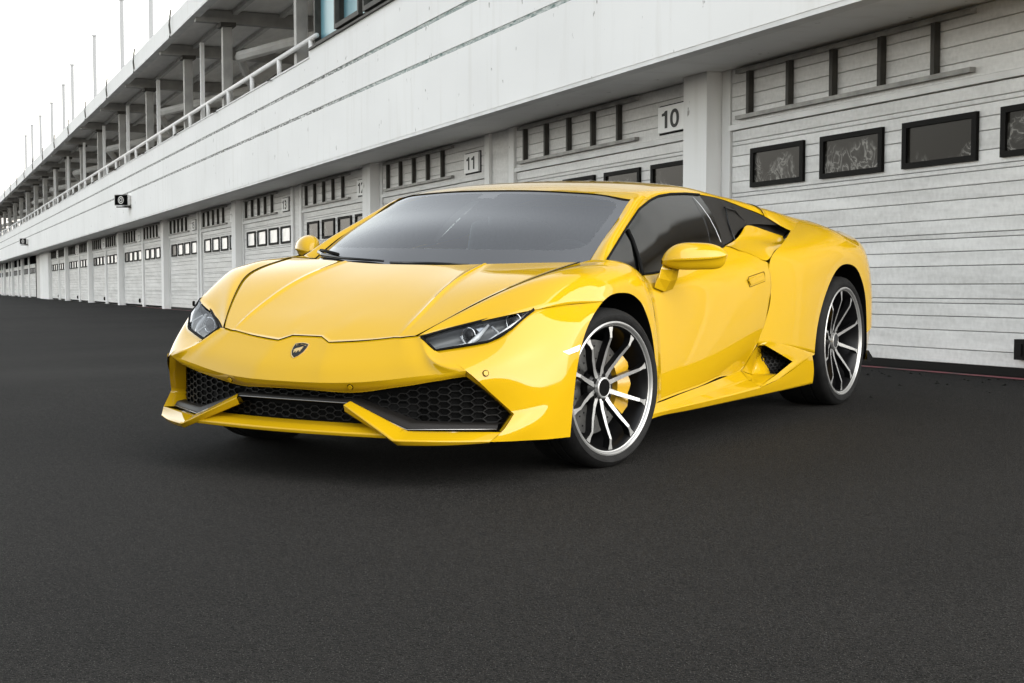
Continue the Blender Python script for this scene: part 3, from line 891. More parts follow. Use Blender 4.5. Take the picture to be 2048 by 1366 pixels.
# ---- fender --------------------------------------------------------
FEND = [
 # lip            r1               r2               r3               r4               r5 (outer edge)
 [(.117,.945,.669),(.205,.918,.668),(.300,.888,.664),(.445,.820,.651),(.600,.625,.596),(.721,.474,.551)],
 [(.055,.945,.690),(.095,.938,.716),(.160,.908,.744),(.260,.838,.752),(.440,.680,.701),(.610,.538,.613)],
 [(-.010,.945,.697),(.010,.940,.731),(.055,.915,.766),(.130,.862,.782),(.275,.745,.762),(.427,.637,.700)],
 [(-.090,.945,.694),(-.083,.942,.731),(-.065,.922,.771),(-.020,.876,.797),(.080,.795,.800),(.215,.718,.769)],
 [(-.160,.945,.678),(-.165,.944,.714),(-.170,.926,.758),(-.168,.887,.795),(-.140,.822,.815),(-.090,.748,.817)],
 [(-.210,.945,.655),(-.225,.945,.690),(-.246,.930,.735),(-.262,.895,.779),(-.250,.842,.812),(-.217,.787,.820)],
 [(-.260,.945,.610),(-.285,.945,.636),(-.320,.932,.670),(-.355,.910,.707),(-.390,.877,.734),(-.422,.840,.754)],
 [(-.300,.945,.555),(-.318,.944,.575),(-.338,.940,.600),(-.358,.930,.628),(-.376,.915,.660),(-.388,.893,.705)],
 [(-.335,.945,.475),(-.347,.944,.490),(-.360,.941,.507),(-.374,.937,.525),(-.386,.931,.545),(-.397,.922,.575)],
 [(-.357,.945,.360),(-.365,.945,.365),(-.374,.944,.372),(-.384,.942,.380),(-.393,.940,.388),(-.401,.937,.398)],
 [(-.345,.945,.222),(-.356,.945,.222),(-.368,.944,.222),(-.380,.942,.223),(-.391,.939,.223),(-.401,.936,.223)],
]
FEND[0][:4] = [tuple(Sb[0, q]) for q in (35, 32, 28, 21)]            # shared joint with the bumper corner
FG = [list(r) for r in zip(*FEND)]          # rows: lip -> outer edge
Sfe = relax(surf(FG, 6), 3)
both('front_fender', Sfe, M['paint'], gap='l', flip=True)

# ---- wheel arch lips and liners ------------------------------------
def arch_return(name, lip, depth, mat):
    n = len(lip)
    G = [lip, [(p[0], p[1] - .012, p[2]) for p in lip], [(p[0] * 1 + 0, p[1] - depth, p[2]) for p in lip]]
    both(name, surf(G, 4, cr=(1,)), mat)
lipF = [(.371,.939,.162),(.363,.943,.241),(.343,.946,.372),(.295,.946,.505),(.220,.946,.602)] + [c[0] for c in FEND] + [(-.312,.945,.159)]
arch_return('front_arch_liner', lipF, .30, M['black'])

# ---- door ----------------------------------------------------------
DOOR = [
 [(-.422,.840,.754),(-.635,.838,.763),(-.990,.828,.806),(-1.359,.810,.861),(-1.572,.872,.812),(-1.695,.897,.775)],
 [(-.388,.893,.705),(-.640,.893,.712),(-1.000,.890,.738),(-1.350,.885,.765),(-1.560,.905,.745),(-1.697,.911,.700)],
 [(-.397,.920,.590),(-.640,.918,.598),(-1.000,.916,.615),(-1.340,.914,.630),(-1.550,.916,.630),(-1.686,.914,.628)],
 [(-.401,.934,.430),(-.640,.930,.440),(-1.000,.924,.455),(-1.330,.918,.470),(-1.520,.914,.490),(-1.645,.911,.515)],
 [(-.401,.938,.310),(-.640,.932,.320),(-.970,.922,.335),(-1.270,.908,.350),(-1.470,.900,.380),(-1.600,.905,.440)],
 [(-.403,.935,.223),(-.640,.925,.237),(-.934,.910,.252),(-1.201,.890,.265),(-1.438,.870,.274),(-1.549,.900,.385)],
]
Sd = relax(surf(DOOR, 7), 2)
dL = sheet('door', Sd, M['paint'], gap='blr', flip=False)
dR = sheet('door', Sd, M['paint'], gap='blr', flip=False, mirror=True)

# ---- rear quarter ---------------------------------------------------
QL = [(-2.180,.955,.304),(-2.203,.955,.405),(-2.248,.955,.500),(-2.325,.955,.597),(-2.430,.955,.688),(-2.530,.955,.735),(-2.620,.955,.748),(-2.700,.955,.744),(-2.790,.955,.722),(-2.870,.953,.672),(-2.940,.950,.600),(-2.990,.945,.500),(-3.02,.94,.36)]
QO = [(-1.549,.900,.385),(-1.645,.911,.515),(-1.690,.913,.640),(-1.698,.900,.768),(-1.905,.875,.857),(-2.240,.795,.927),(-2.640,.715,.980),(-2.860,.725,.948),(-3.060,.730,.920),(-3.235,.735,.897),(-3.30,.780,.790),(-3.300,.842,.620),(-3.27,.87,.40)]
QB = [.010,.018,.022,.022,.028,.040,.050,.055,.055,.050,.035,.02,.01]
QG = []
for t in (0, .12, .32, .56, .80, 1.0):
    row = []
    for a, b, bu in zip(QL, QO, QB):
        p = lerp(a, b, t)
        e = t ** 1.9
        y = a[1] + (b[1] - a[1]) * e + bu * .35 * math.sin(math.pi * t)
        z = p[2] + bu * .5 * math.sin(math.pi * t)
        row.append((p[0], y, z))
    QG.append(row)
QG[0] = QL; QG[-1] = QO
Sq = relax(surf(QG, 6, cc=()), 2)
both('rear_quarter', Sq, M['paint'], gap='l', flip=True, depth=.02)
lipR = [(-2.171,.95,.151)] + QL + [(-3.02,.94,.25)]
arch_return('rear_arch_liner', lipR, .36, M['black'])

# ---- A-pillar, roof and rear rail -----------------------------------
WS_SIDE = [(-.204,.710,.811),(-.337,.695,.888),(-.438,.680,.935),(-.596,.655,1.007),(-.739,.632,1.076)]
WIN_UP = [(-.217,.785,.820),(-.403,.740,.893),(-.558,.705,.956),(-.753,.665,1.033),(-.931,.635,1.076)]
mid = []
for a, b in zip(WS_SIDE, WIN_UP):
    m_ = lerp(a, b, .5); mid.append((m_[0] + .012, m_[1] + .012, m_[2] + .016))
mid[0] = (-.20,.757,.822)
# fairing of the pillar foot into the fender and of its head into the roof
ROOF_EDGE = [(-.931,.635,1.076),(-1.038,.620,1.094),(-1.194,.607,1.106),(-1.376,.600,1.110),(-1.586,.600,1.103),(-1.810,.610,1.082),(-2.005,.640,1.042),(-2.158,.680,1.003),(-2.285,.740,.955)]
def rrow(x0, zc, edge, pts):
    return [(x0, 0, zc)] + pts + [edge]
ROOF = [
 [(-.620,0,1.120),(-.626,.20,1.118),(-.650,.40,1.108),(-.692,.545,1.093),(-.739,.632,1.076),(-.835,.650,1.077),(-.931,.635,1.076)],
 [(-.800,0,1.143),(-.805,.20,1.141),(-.820,.40,1.131),(-.850,.545,1.116),(-.880,.605,1.107),(-.960,.628,1.101),(-1.038,.620,1.094)],
 [(-1.06,0,1.164),(-1.06,.20,1.161),(-1.07,.39,1.151),(-1.10,.52,1.137),(-1.11,.575,1.128),(-1.15,.602,1.117),(-1.194,.607,1.106)],
 [(-1.34,0,1.174),(-1.34,.20,1.171),(-1.34,.38,1.161),(-1.345,.50,1.148),(-1.355,.555,1.137),(-1.366,.588,1.122),(-1.376,.600,1.110)],
 [(-1.58,0,1.172),(-1.58,.20,1.169),(-1.58,.37,1.159),(-1.58,.49,1.145),(-1.582,.55,1.132),(-1.585,.585,1.117),(-1.586,.600,1.103)],
 [(-1.80,0,1.150),(-1.80,.20,1.148),(-1.80,.36,1.140),(-1.80,.48,1.125),(-1.80,.545,1.112),(-1.805,.590,1.097),(-1.810,.610,1.082)],
 [(-2.00,0,1.105),(-2.00,.20,1.104),(-2.00,.36,1.100),(-2.00,.49,1.100),(-2.00,.56,1.091),(-2.003,.612,1.072),(-2.005,.640,1.042)],
 [(-2.17,0,1.055),(-2.17,.20,1.055),(-2.17,.37,1.066),(-2.17,.52,1.069),(-2.165,.60,1.061),(-2.16,.652,1.040),(-2.158,.680,1.003)],
 [(-2.42,0,.985),(-2.42,.20,.988),(-2.42,.40,1.018),(-2.42,.56,1.030),(-2.40,.64,1.023),(-2.36,.705,1.000),(-2.240,.795,.927)],
 [(-2.70,0,.925),(-2.70,.20,.930),(-2.70,.42,.955),(-2.70,.58,.974),(-2.685,.65,.981),(-2.665,.69,.982),(-2.640,.715,.980)],
]
Sr = relax(surf(full(ROOF), 5), 1)
k = 7 * 5
sheet('roof', Sr[:k + 1], M['paint'], gap='b')
sheet('engine_cover', Sr[k:], M['paint'], gap='t')
PIL = [WS_SIDE, mid, WIN_UP]
ghost = [(-.905,.60,1.112),(-.975,.628,1.103),(-1.05,.62,1.094)]
PIL = [r + [g] for r, g in zip(PIL, ghost)]
Sp = surf(PIL, 6, trim=(0, 0, 0, 1))
both('front_pillar', Sp, M['paint'])
# small fillet between pillar foot and fender edge
FOOT = [[(-.090,.748,.817),(-.15,.765,.8195),(-.217,.787,.820)],[(-.15,.722,.813),(-.175,.748,.818),(-.217,.785,.8205)],[(-.204,.710,.811),(-.20,.757,.822),(-.217,.785,.8205)]]
both('pillar_foot', surf(FOOT, 4), M['paint'])

# ---- windscreen -------------------------------------------------------
WSG = [
 [(.045,0,.792),(.035,.20,.793),(-.02,.42,.797),(-.10,.60,.803),(-.204,.706,.809)],
 [(-.25,0,.909),(-.255,.20,.907),(-.29,.41,.901),(-.36,.575,.893),(-.438,.676,.932)],
 [(-.55,0,1.019),(-.555,.20,1.016),(-.58,.40,1.006),(-.61,.55,.993),(-.62,.648,1.014)],
 [(-.622,0,1.116),(-.628,.20,1.114),(-.652,.40,1.104),(-.694,.545,1.089),(-.741,.629,1.073)],
]
# rows follow straight pillars: rebuild the side column evenly
def side(t):
    pts = WS_SIDE; x = t * (len(pts) - 1); i = min(int(x), len(pts) - 2); return lerp(pts[i], pts[i + 1], x - i)
for r_, t in ((1, .36), (2, .70)):
    WSG[r_][4] = lerp(side(t), (0, 0, 0), 0)
    e = WSG[r_][4]
    q = {1: (.215, .030), 2: (.165, .034)}[r_]
    for k_, (yf, xf, zf) in enumerate(((0, 1, 1), (.29, .93, .93), (.60, .66, .72), (.84, .30, .38))):
        WSG[r_][k_] = (e[0] + q[0] * xf, e[1] * yf, e[2] + q[1] * zf)
Sw = surf(full(WSG), 22)
nr, nc = Sw.shape[:2]
V = Sw.reshape(-1, 3); F = []; FM = []
def in_clear(u, v):          # u across 0..1, v up 0..1 : rounded clear area inside the printed black border
    a = (abs(u - .5) / .455); b = (abs(v - .55) / .40)
    if abs(u - .5) < .028 and v > .885 - .25 * (abs(u - .5) < .022) * 0: return False
    return a ** 9 + b ** 9 < 1
for i in range(nr - 1):
    for j in range(nc - 1):
        F.append((i * nc + j, i * nc + j + 1, (i + 1) * nc + j + 1, (i + 1) * nc + j))
        FM.append(0 if in_clear((j + .5) / (nc - 1), (i + .5) / (nr - 1)) else 1)
link('windscreen', mesh('windscreen', V, F, True, [M['glass'], M['frit']], FM), None, CAR)
# cowl trough under the wipers
both('wiper_trough', surf([[(.08,0,.785),(.03,.35,.79),(-.09,.73,.802)],[(-.06,0,.80),(-.10,.35,.80),(-.21,.72,.806)]], 6), M['black'])

# ---- side glass --------------------------------------------------------
def interp(poly, n):
    P = np.array(poly, float); d = np.r_[0, np.cumsum(np.linalg.norm(np.diff(P, axis=0), axis=1))]
    return np.array([[np.interp(s, d, P[:, k]) for k in range(3)] for s in np.linspace(0, d[-1], n)])
WTOP = [(-.217,.783,.820),(-.403,.738,.893),(-.558,.703,.956),(-.753,.663,1.033),(-.931,.633,1.076),(-1.038,.618,1.094),(-1.194,.605,1.106),(-1.376,.598,1.110),(-1.53,.598,1.106)]
WBOT = [(-.217,.783,.820),(-.422,.836,.754),(-.635,.836,.763),(-.99,.826,.806),(-1.359,.806,.861)]
wt = interp(WTOP, 40); wb = interp(WBOT, 40)
hgt_ = np.minimum(np.linalg.norm(wt - wb, axis=1) / .36, 1.0)[:, None]
Sg = np.stack([wt + (wb - wt) * t + np.array([0, .020, .005]) * math.sin(math.pi * t) * hgt_ ** 1.5 for t in np.linspace(0, 1, 12)])
sheet('side_window', Sg, M['glass_dark'], flip=False)
sheet('side_window', Sg, M['glass_light'], flip=False, mirror=True)
# frame line of the window
def ribbon(name, pts, r, mat, n=6, parent=CAR, mirrored=True):
    out = [MB().tube(pts, r, n).build(name, mat, parent, True)]
    if mirrored: out.append(MB().tube([mir(p) for p in pts], r, n).build(name, mat, parent, True))
    return out
out_ = lambda P, dy, dz=0: [(p[0], p[1] + dy, p[2] + dz) for p in P]
ribbon('window_seal', out_(WTOP, .004), .0055, M['black'])
ribbon('window_seal', out_(WBOT, .004), .006, M['black'])
def on_glass(s_, t_):
    i = s_ * 39; a = int(min(i, 38)); f = i - a
    top = wt[a] + (wt[a + 1] - wt[a]) * f; bot = wb[a] + (wb[a + 1] - wb[a]) * f
    return top + (bot - top) * t_ + np.array([0, .026, .006]) * math.sin(math.pi * t_)
# quarter-light divider: pixel-true line from the pillar to the sill of the window
ribbon('window_divider', [(-.541,.720,.943),(-.520,.756,.896),(-.479,.797,.844),(-.451,.826,.796),(-.426,.848,.757)], .008, M['black'])
# bright strip near the rear edge of the door glass
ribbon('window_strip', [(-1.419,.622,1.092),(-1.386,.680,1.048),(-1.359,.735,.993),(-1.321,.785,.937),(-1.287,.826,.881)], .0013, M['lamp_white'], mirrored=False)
# dark panel behind the door glass, with louvred vent
REAR_T = [(-1.49,.592,1.104),(-1.66,.602,1.098),(-1.81,.608,1.080),(-2.005,.638,1.040),(-2.158,.678,1.001),(-2.285,.738,.953)]
REAR_B = [(-1.33,.798,.858),(-1.44,.79,.872),(-1.528,.775,.884),(-1.60,.76,.905),(-1.688,.74,.928),(-1.84,.715,.965)]
rt = interp(REAR_T, 24); rb = interp(REAR_B, 24)
both('rear_side_panel', np.stack([rt + (rb - rt) * t + np.array([0, .004, 0]) * math.sin(math.pi * t) for t in np.linspace(0, 1, 8)]), M['trim'], flip=True)
ribbon('vent_frame', [(-1.70,.66,1.045),(-1.83,.66,1.03),(-1.86,.70,.975),(-1.74,.745,.915)], .005, M['trim'])
ribbon('vent_frame', [(-1.70,.665,1.045),(-1.62,.72,.96),(-1.545,.785,.885)], .004, M['black_gloss'])

# ---- shoulder scoop ------------------------------------------------------
SC = [
 [(-1.359,0.81,0.861),(-1.368,0.807,0.862),(-1.377,0.812,0.863),(-1.416,0.831,0.854),(-1.455,0.845,0.84)],
 [(-1.528,0.79,0.884),(-1.538,0.79,0.883),(-1.548,0.797,0.882),(-1.56,0.836,0.851),(-1.572,0.87,0.814)],
 [(-1.665,0.77,0.926),(-1.661,0.777,0.905),(-1.657,0.792,0.884),(-1.66,0.846,0.839),(-1.663,0.897,0.788)],
 [(-1.779,0.75,0.956),(-1.789,0.766,0.919),(-1.799,0.79,0.882),(-1.786,0.841,0.855),(-1.773,0.888,0.822)],
 [(-1.986,0.752,0.933),(-1.978,0.771,0.903),(-1.97,0.797,0.872),(-1.913,0.841,0.862),(-1.857,0.88,0.845)],
 [(-2.114,0.765,0.911),(-2.07,0.789,0.887),(-2.026,0.82,0.863),(-1.982,0.846,0.866),(-1.939,0.868,0.864)],
 [(-2.159,0.785,0.9),(-2.11,0.804,0.892),(-2.06,0.83,0.884),(-2.059,0.838,0.89),(-2.057,0.842,0.889)],
]
both('scoop_shelf', relax(surf(SC, 6), 60), M['paint'], flip=True)
# dark throat of the scoop under the rail
TH_ = [
 [(-1.80,.728,.960),(-1.955,.728,.945),(-2.086,.728,.928),(-2.14,.745,.895),(-2.11,.80,.875)],
 [(-1.84,.690,.985),(-2.00,.675,.985),(-2.16,.68,.972),(-2.25,.71,.945),(-2.26,.76,.915)],
 [(-1.84,.640,1.05),(-2.005,.642,1.036),(-2.158,.680,.998),(-2.24,.735,.955),(-2.245,.79,.926)],
]
both('scoop_throat', surf(TH_, 5), M['trim'])
both('scoop_throat', surf([[(-1.80,.888,.812),(-1.905,.873,.852),(-2.07,.835,.890),(-2.24,.795,.924)],[(-1.85,.80,.80),(-1.95,.79,.83),(-2.10,.75,.85),(-2.26,.73,.88)]], 5), M['trim'])

# ---- sill with side intake ------------------------------------------------
SILL = [
 [(-.345,.943,.222),(-.403,.934,.219),(-.640,.923,.232),(-.934,.908,.247),(-1.201,.888,.260),(-1.438,.868,.270)],
 [(-.335,.944,.197),(-.382,.944,.197),(-.640,.937,.206),(-.930,.926,.215),(-1.190,.914,.222),(-1.44,.905,.226)],
 [(-.325,.950,.180),(-.375,.951,.181),(-.640,.956,.184),(-.930,.956,.185),(-1.200,.957,.188),(-1.472,.957,.194)],
 [(-.312,.945,.159),(-.383,.945,.163),(-.640,.945,.160),(-.930,.945,.157),(-1.200,.945,.155),(-1.472,.945,.153)],
 [(-.312,.86,.150),(-.383,.86,.150),(-.640,.86,.150),(-.930,.86,.148),(-1.200,.86,.146),(-1.472,.86,.145)],
]
both('side_sill', surf(SILL, 6, cr=(1, 2, 3)), M['paint'])
# outer blade of the intake: crease line, lower face
LOW = [
 [(-1.472,.957,.194),(-1.679,.962,.214),(-1.911,.965,.257),(-2.130,.962,.296)],
 [(-1.472,.9515,.174),(-1.679,.957,.185),(-1.911,.960,.205),(-2.165,.958,.225)],
 [(-1.472,.945,.153),(-1.679,.947,.152),(-1.911,.949,.151),(-2.171,.950,.151)],
 [(-1.472,.86,.145),(-1.679,.86,.145),(-1.911,.86,.146),(-2.171,.86,.146)],
]
both('intake_blade', surf(LOW, 6, cr=(2,)), M['paint'])
BL2 = [
 [(-1.477,.950,.197),(-1.668,.955,.236),(-1.878,.955,.285),(-1.720,.938,.341),(-1.600,.917,.386)],
 [(-1.476,.954,.196),(-1.676,.960,.225),(-1.960,.962,.286),(-1.800,.948,.357),(-1.625,.925,.395)],
 [(-1.472,.957,.194),(-1.679,.962,.214),(-2.130,.962,.296),(-1.888,.953,.355),(-1.660,.931,.399)],
]
BL2 = [r for r in BL2]
both('intake_frame', surf(BL2, 6, cc=(1, 2)), M['paint'], flip=True)
both('intake_frame', surf([[(-1.549,.900,.386),(-1.585,.912,.395),(-1.660,.931,.399)],[(-1.560,.900,.384),(-1.585,.910,.391),(-1.625,.925,.395)],[(-1.565,.899,.380),(-1.587,.912,.387),(-1.600,.917,.386)]], 4), M['paint'], flip=True)
both('intake_frame', surf([[(-1.660,.931,.399),(-1.888,.953,.355),(-2.130,.962,.296)],[(-1.70,.936,.394),(-1.95,.955,.346),(-2.175,.957,.300)],[(-1.662,.9312,.3992),(-1.89,.9532,.3552),(-2.179,.955,.304)]], 4), M['paint'], flip=True)
# duct: front wall sweeping inwards, floor
DU = [
 [(-1.438,.870,.272),(-1.453,.875,.282),(-1.51,.890,.34),(-1.549,.900,.385)],
 [(-1.56,.868,.245),(-1.57,.868,.265),(-1.60,.876,.33),(-1.61,.884,.378)],
 [(-1.690,.845,.236),(-1.695,.845,.262),(-1.705,.850,.32),(-1.715,.862,.374)],
]
both('intake_duct', surf(DU, 5), M['paint'])
both('intake_duct', surf([[(-1.44,.905,.226),(-1.50,.90,.222),(-1.56,.868,.240),(-1.69,.845,.236)],[(-1.474,.951,.197),(-1.56,.95,.215),(-1.668,.951,.236),(-1.80,.90,.222)]], 5), M['paint'])
both('intake_duct', surf([[(-1.438,.870,.272),(-1.50,.868,.256),(-1.56,.868,.242)],[(-1.44,.905,.226),(-1.48,.902,.224),(-1.50,.90,.222)]], 4), M['paint'])
both('intake_duct', surf([[(-1.41,.858,.275),(-1.47,.860,.30),(-1.54,.872,.36),(-1.60,.875,.385)],[(-1.46,.872,.225),(-1.56,.855,.235),(-1.64,.848,.30),(-1.70,.850,.37)],[(-1.46,.940,.188),(-1.58,.935,.200),(-1.70,.92,.205),(-1.80,.88,.212)]], 4), M['paint'])
# mesh panel in the intake
def hexes(poly, cell_w, cell_h, rib, mapf):
    """honeycomb ribs (thin flat bars) clipped to polygon poly in 2-D, mapped to 3-D by mapf(a, b, lift)"""
    def inside(p):
        c = False; n = len(poly)
        for i in range(n):
            (x1, y1), (x2, y2) = poly[i], poly[i - 1]
            if (y1 > p[1]) != (y2 > p[1]) and p[0] < (x2 - x1) * (p[1] - y1) / (y2 - y1) + x1: c = not c
        return c
    xs = [p[0] for p in poly]; ys = [p[1] for p in poly]
    mb = MB(); seen = set()
    w, h = cell_w, cell_h
    ni = int((max(xs) - min(xs)) / (w * .75)) + 3; nj = int((max(ys) - min(ys)) / h) + 3
    for i in range(-1, ni):
        for j in range(-1, nj):
            cx = min(xs) + i * w * .75; cy = min(ys) + (j + (.5 if i % 2 else 0)) * h
            c = [(cx + dx * w, cy + dy * h) for dx, dy in ((-.5, 0), (-.25, -.5), (.25, -.5), (.5, 0), (.25, .5), (-.25, .5))]
            for k in range(6):
                a, b = c[k], c[(k + 1) % 6]
                key = (round(a[0] + b[0], 4), round(a[1] + b[1], 4))
                if key in seen: continue
                seen.add(key)
                if not (inside(a) and inside(b)): continue
                d = Vector((b[0] - a[0], b[1] - a[1])); l = d.length
                if l < 1e-6: continue
                n = Vector((-d.y, d.x)) / l * rib
                q = [(a[0] + n.x, a[1] + n.y), (b[0] + n.x, b[1] + n.y), (b[0] - n.x, b[1] - n.y), (a[0] - n.x, a[1] - n.y)]
                mb.add([mapf(*p, 0) for p in q] + [mapf(*p, 1) for p in q], [(0, 3, 2, 1), (4, 5, 6, 7), (0, 1, 5, 4), (1, 2, 6, 5), (2, 3, 7, 6), (3, 0, 4, 7)])
    return mb
qa, qb, qc, qd = np.array((-1.715,.862,.376)), np.array((-1.967,.918,.278)), np.array((-1.805,.897,.222)), np.array((-1.690,.846,.234))
for sgn in (1, -1):
    S_ = np.array([1, sgn, 1])
    link('intake_mesh_back', mesh('intake_mesh_back', [(p + (0, -.012, 0)) * S_ for p in (qa, qb, qc, qd)], [(0, 1, 2, 3)]), M['black'], CAR)
    e1 = qb - qa; e2 = qd - qa
    def mp_(a, b, l, sgn=sgn):
        # bilinear in the quad
        p = qa * (1 - a) * (1 - b) + qb * a * (1 - b) + qc * a * b + qd * (1 - a) * b
        return tuple((p + np.array((0, -.010 + .014 * l, 0))) * np.array([1, sgn, 1]))
    hexes([(0, 0), (1, 0), (1, 1), (0, 1)], .20, .17, .012, mp_).build('intake_mesh', M['mesh'], CAR)
M['silver_dim'] = plain('edge_highlight_grey', (0.30, 0.30, 0.30), 0.35, 1.0)  # grey metal that paints in the highlight of the frame edge
# ---- grille ----------------------------------------------------------------
GX = lambda y: float(np.interp(abs(y), [0, .2, .30, .45, .60, .72, .80, .86], [.86, .85, .822, .790, .742, .670, .590, .52]))
gy = np.linspace(-.87, .87, 41); gz = np.linspace(.17, .44, 8)
BK = np.array([[(GX(y) - .035, y, z) for y in gy] for z in gz])
sheet('grille_backing', BK, M['black'], flip=False)
def gmap(a, b, l): return (GX(a) - .022 + .014 * l, a, b)
for sgn in (1, -1):
    poly = [(.30 * sgn, .325), (.72 * sgn, .405), (.815 * sgn, .268), (.765 * sgn, .222), (.54 * sgn, .222), (.31 * sgn, .306)]
    hexes(poly, .050, .026, .0016, gmap).build('grille_mesh', M['mesh'], CAR)
hexes([(-.29, .308), (.29, .308), (.29, .336), (-.29, .336)], .050, .018, .0012, gmap).build('grille_mesh', M['mesh'], CAR)
LX = lambda y: .865 - y * y * .3
hexes([(-.26, .286), (.26, .286), (.42, .232), (-.42, .232)], .046, .024, .0014, lambda a, b, l: (LX(a) - .01 + .012 * l, a, b)).build('lower_grille_mesh', M['mesh'], CAR)
sheet('lower_grille_backing', np.array([[(LX(y) - .03, y, z) for y in np.linspace(-.5, .5, 21)] for z in (.20, .26, .30)]), M['black'])
# black frame bar across the grille and down beside the fins
def bar(name, pts, up, out, mat, parent=CAR, sharp_=True):
    """profiled bar: pts front lower edge, up = height, out = setback of the top"""
    a = [Vector(p) for p in pts]
    G = [[tuple(p + Vector((-.05, 0, -.004))) for p in a], [tuple(p) for p in a],
         [tuple(p + Vector(u)) for p, u in zip(a, up)], [tuple(p + Vector(u) + Vector((-.05, 0, .003))) for p, u in zip(a, up)]]
    return sheet(name, surf(G, 3, cr=(1, 2), cc=tuple(range(len(pts)))), mat, parent)
bp_ = [(.662,.79,.212),(.842,.508,.212),(.872,.268,.300),(.888,.12,.302),(.890,0,.302)]
bu_ = [(-.012,-.004,.018),(-.020,.004,.024),(-.016,.006,.012),(-.004,0,.010),(-.004,0,.010)]
bp_ = bp_ + [mir(p) for p in bp_[-2::-1]]
bu_ = bu_ + [(u[0], -u[1], u[2]) for u in bu_[-2::-1]]
bar('grille_frame', bp_, bu_, 0, M['trim'])
MB().tube([(p[0] + .002, p[1], p[2] + .001) for p in bp_], .0022, 5).build('grille_edge_highlight', M['silver_dim'], CAR, True)  # grey tube put in for the highlight along the black frame
# underbody pan hides the inside
MB().box(-3.2, .50, -.76, .76, .15, .30).build('underbody', M['black'], CAR)

# ---- headlights -------------------------------------------------------------
HLo = [(.721,.493,.549),(.651,.569,.577),(.552,.683,.613),(.440,.817,.651)]      # top edge
HLb = [(.735,.565,.502),(.682,.655,.520),(.629,.737,.535),(.558,.791,.582),(.452,.825,.647)]  # lower edge
ht = interp(HLo, 21); hb = interp(HLb, 21)
def headlight(sgn):
    S_ = np.array([1, sgn, 1.])
    root = None
    n = 9
    lens = np.stack([ht + (hb - ht) * t + np.array([.010, .004, .006]) * math.sin(math.pi * t) - np.array([.003, 0, .002]) for t in np.linspace(0, 1, n)])
    bowl = np.stack([ht + (hb - ht) * t - np.array([.07, .02, .02]) * (math.sin(math.pi * t) ** .5 if 0 < t < 1 else 0) - np.array([.006, 0, .003]) for t in np.linspace(0, 1, n)])
    root = sheet('headlight', bowl, M['lamp_grey'], mirror=sgn < 0, flip=False)
    sheet('lens', lens, M['lens'], root, mirror=sgn < 0)
    edge = [tuple(p * S_) for p in list(ht) + list(hb[::-1]) + [ht[0]]]
    MB().tube([(p[0] + .001, p[1], p[2] + .001) for p in edge], .0055, 6).build('headlight_seal', M['black'], root, True)
    def at(s, t, depth):
        i = s * 20; a = int(min(i, 19)); f = i - a
        top = ht[a] + (ht[a + 1] - ht[a]) * f; bot = hb[a] + (hb[a + 1] - hb[a]) * f
        return tuple((top + (bot - top) * t - np.array([.05, .012, .015]) * depth) * S_)
    # projector lenses
    for s, t, r in ((.78, .5, .030), (.36, .42, .027)):
        c = Vector(at(s, t, .75))
        bm = bmesh.new()
        bmesh.ops.create_uvsphere(bm, u_segments=20, v_segments=10, radius=r)
        bmesh.ops.translate(bm, vec=c, verts=bm.verts)
        link('projector', bm_mesh('projector', bm, True), M['black_gloss'], root)
        ring = [tuple(c + Vector((.018, sgn * (r + .004) * math.cos(a) * .95, (r + .004) * math.sin(a)))) for a in np.linspace(0, 2 * math.pi, 25)]
        MB().tube(ring, .0025, 6, False).build('projector_ring', M['lamp_chrome'], root, True)
    # daylight strips
    MB().tube([at(.29, .95, .12), at(.40, .70, .12), at(.56, .28, .12)], [.008, .011, .005], 6).build('light_strip', M['lamp_white'], root, True)
    MB().tube([at(.15, .95, .12), at(.27, .91, .12), at(.28, .50, .12)], .005, 6).build('light_strip', M['lamp_white'], root, True)
    MB().tube([at(.47, .95, .12), at(.585, .87, .12), at(.575, .42, .12)], .005, 6).build('light_strip', M['lamp_white'], root, True)
    MB().tube([at(.57, .95, .10), at(.72, .92, .10), at(.93, .82, .10)], [.008, .011, .005], 6).build('light_strip', M['lamp_white'], root, True)
    for s0, s1, t0, t1 in ((.44, .53, .13, .42), (.84, .93, .15, .5)):
        q = [at(s0, t0, .3), at(s1, t0, .3), at((s0 + s1) / 2, t1, .3), at(s0 + .01, t1, .3)]
        link('reflector', mesh('reflector', q, [(0, 1, 2, 3)]), M['lamp_chrome'], root)
    return root
headlight(1); headlight(-1)

# ---- badge ---------------------------------------------------------------------
def nose_at(y, f):          # point and frame on the nose panel centre
    a = Vector((.778, 0, .538)); b = Vector((.925, 0, .376))
    return a, b
nx = Vector((.829 + .004, 0, .484 + .003))
tdir = Vector((-.74, 0, .67)).normalized()       # up along the panel
ndir = Vector((.67, 0, .74)).normalized()
def bpt(a, b, l): return tuple(nx + Vector((0, 1, 0)) * (-a) * 1.0 + tdir * b + ndir * l)
shield = [(-.030,.030),(-.015,.0345),(0,.036),(.015,.0345),(.030,.030),(.0315,.012),(.027,-.010),(.016,-.028),(0,-.040),(-.016,-.028),(-.027,-.010),(-.0315,.012)]
def plate(name, poly, l0, l1, mat, parent):
    n = len(poly)
    v = [bpt(a, b, l0) for a, b in poly] + [bpt(a, b, l1) for a, b in poly]
    f = [tuple(range(n, 2 * n))] + [(i, (i + 1) % n, n + (i + 1) % n, n + i) for i in range(n)]
    bm = bmesh.new(); vs = [bm.verts.new(p) for p in v]
    for q in f: bm.faces.new([vs[i] for i in q])
    return link(name, bm_mesh(name, bm), mat, parent)
badge = plate('badge', [(a * 1.12, b * 1.12) for a, b in shield], -.004, .003, M['gold'], CAR)
plate('badge_field', shield, .003, .0042, M['black_gloss'], badge)
